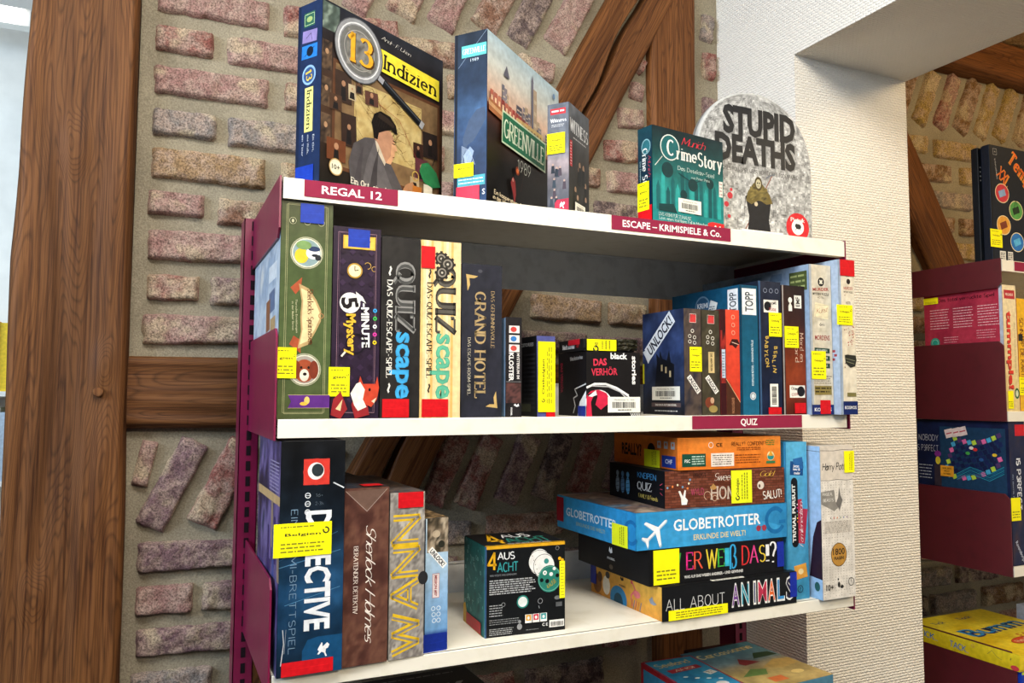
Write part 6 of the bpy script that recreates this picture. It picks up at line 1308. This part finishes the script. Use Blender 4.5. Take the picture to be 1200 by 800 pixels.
for x, y, cc in ((.62, .80, 'e8e4e0'), (.66, .79, 'd83c3c'), (.58, .76, '48a850'), (.86, .76, 'e8c838'), (.72, .72, '2c5c98')): c.ell(x, y, 6, 4, cc)
for x, y in ((.38, .90), (.46, .91), (.53, .92)): c.quad(x, y, 22, 22, 15, 'e8d8d8'); c.quad(x, y, 16, 3, 15, 'b84858')
c.ell(.245, .74, 9, 8, '7c2c88'); c.ell(.245, .69, 7, 10, 'd8c83c'); c.rect(.20, .50, .28, .66, '38303c'); c.rect(.27, .575, .42, .655, 'e8a430'); c.text('IHR SEID', .345, .635, 4, '20180c', fit=24, bold=1); c.text('NICHT', .345, .615, 4, '20180c', fit=16, bold=1); c.text('NORMAL', .345, .595, 4, '20180c', fit=20, bold=1); c.words(.02, .54, .18, .66, 5, 2.4, 'b8c0d0'); c.done('cover_print', b.o)
c = b.face('front'); c.mottle(0, 0, 1, 1, ['141c3c', '1c2444', '3c2c38'], 3, 9, 8, 24, 4); c.text('IS P3RFECT', .55, .56, 14, 'e0e4ec', rot=-90, fit=120, font='cond'); c.text('das skurrile Partyspiel', .18, .5, 4, 'b0b8c8', rot=-90, fit=90); c.rect(.4, .9, 1, .98, 'c81c28'); c.text('Ravensburger', .5, .09, 9, 'd0d8e8', rot=-60, fit=60); c.done('spine_print', b.o); b.yellow('front', -.05, .31, .55, .47, '')
b = rb('blue and yellow game box standing beside the large dark blue one in the next room', .068, .006, -.365, .05, .2, .30, '2a1c18'); c = b.face('front'); c.rect(.1, .1, .9, .9, '3c3c70'); c.text('AGENT', .5, .5, 18, 'd8d8e0', rot=-90, fit=150, font='block'); c.done('spine_print', b.o)
b = rb('yellow flat game box with blue and red lettering in the next room', -.004, -.008, -.603, .30, .30, .038, 'ecd020', traydir='D', tray='e0c018')
c = b.face('top'); c.mottle(0, 0, 1, 1, ['e8cc1c', 'f0d838', 'dcb818'], 3, 3, 14, 14, 4); c.text('Tick', .20, .84, 16, '1c3c80', fit=44, font='hand', rot=6); c.text('Tack', .56, .86, 16, '1c3c80', fit=54, font='hand', rot=6); c.text('Bumm', .52, .56, 52, '1c3470', fit=230, font='block', rot=6); c.text('Bumm', .51, .57, 46, '2c8ccc', fit=222, font='hand', rot=6)
c.text('FAMILY', .70, .34, 20, 'c83c28', fit=110, font='hand', rot=4); c.ell(.42, .24, 46, 18, '901c18', rot=10); c.ell(.42, .245, 42, 15, 'd84c28', rot=10); c.text('Piatnik', .42, .245, 13, 'f0d8b0', fit=56, font='serif', rot=10); c.rect(.84, .0, .99, .12, 'e8e0e0'); c.done('top_print', b.o)
c = b.face('left'); c.paint(0, 0, 1, 1, 12, 4, grad([(0, 'd8c01c'), (1, 'f0dc30')])); c.text('TICK...', .22, .55, 14, '1c78d0', fit=50, font='hand', rot=-4); c.text('TACK...', .50, .40, 14, '1c78d0', fit=50, font='hand', rot=-4); c.ring(.62, .72, 3, 4, 'd89078'); c.line([(.74, .5), (.78, .8), (.82, .5), (.86, .4)], .8, '6c6c50'); c.ell(.96, .15, 10, 6, 'c83c48'); c.text('?', .93, .6, 6, '5c5c48', fit=4); c.done('side_print', b.o)
b = rb('blue flat game box under the yellow one in the next room', .004, -.006, -.665, .30, .29, .060, '1c3cb0', traydir='D', tray='18308c'); c = b.face('front'); c.rect(0, .9, 1, 1, 'c8d838'); c.text('ACTION', .5, .45, 26, 'f0e040', fit=160, font='block'); c.done('front_print', b.o)
b = rb('dark flat game box at the bottom of the pile in the next room', .004, -.004, -.730, .30, .29, .064, '4c2c5c', traydir='D')
# pale blue bottle-like box top behind the pile
b = rb('pale blue narrow box standing behind the yellow flat one in the next room', .310, .10, -.73, .05, .1, .20, 'b8c4e0')

# ------------------------------------------------------------------ things in the bright room at the left
bk = empty('bookcase', (-1.35, 2.62, -1.45)); tag(bk, 'pale bookcase of colourful books in the bright room left of the oak post', 'bookcase')
m = MB(); m.box(0, .95, .33, .35, 0, 1.50); m.build('back', PLASTER, bk, colors=False)
for x in (0, .93): m = MB(); m.box(x, x + .02, 0, .35, 0, 1.50); m.build('side', PLASTER, bk, colors=False)
for k in range(5): m = MB(); m.box(.02, .93, 0, .33, .05 + k * .355, .07 + k * .355); m.build('shelf', PLASTER, bk, colors=False)
CC = {'navy': '28344c', 'red': 'c83838', 'orange': 'e88830', 'yellow': 'e8c838', 'light yellow': 'f0dc78', 'cream': 'e8dcc0', 'light green': '58a060', 'pale blue': 'b8c8d8', 'white': 'e8e4dc'}
UPR = ('navy', 'red', 'orange', 'yellow', 'light yellow', 'cream', 'light green', 'pale blue'); LWR = ('red', 'orange', 'cream', 'white', 'pale blue', 'yellow', 'light green', 'navy')
r = random.Random(77)
for k, where in ((4, 'upper row'), (3, 'lower row')):
    x = .50
    for nm_ in (UPR if k == 4 else LWR):
        cc = CC[nm_]
        w = r.uniform(.030, .045); h = r.uniform(.24, .31)
        m = MB(); m.box(0, w - .002, 0, .2, 0, h, hx(cc))
        o = m.build('book', CARD); o.location = (-1.35 + x, 2.63 + r.uniform(0, .02), -1.38 + k * .355)
        tag(o, nm_ + ' book in the ' + where + ' of the bookcase at the left edge', 'book', 'books on the bookcase'); x += w + .001
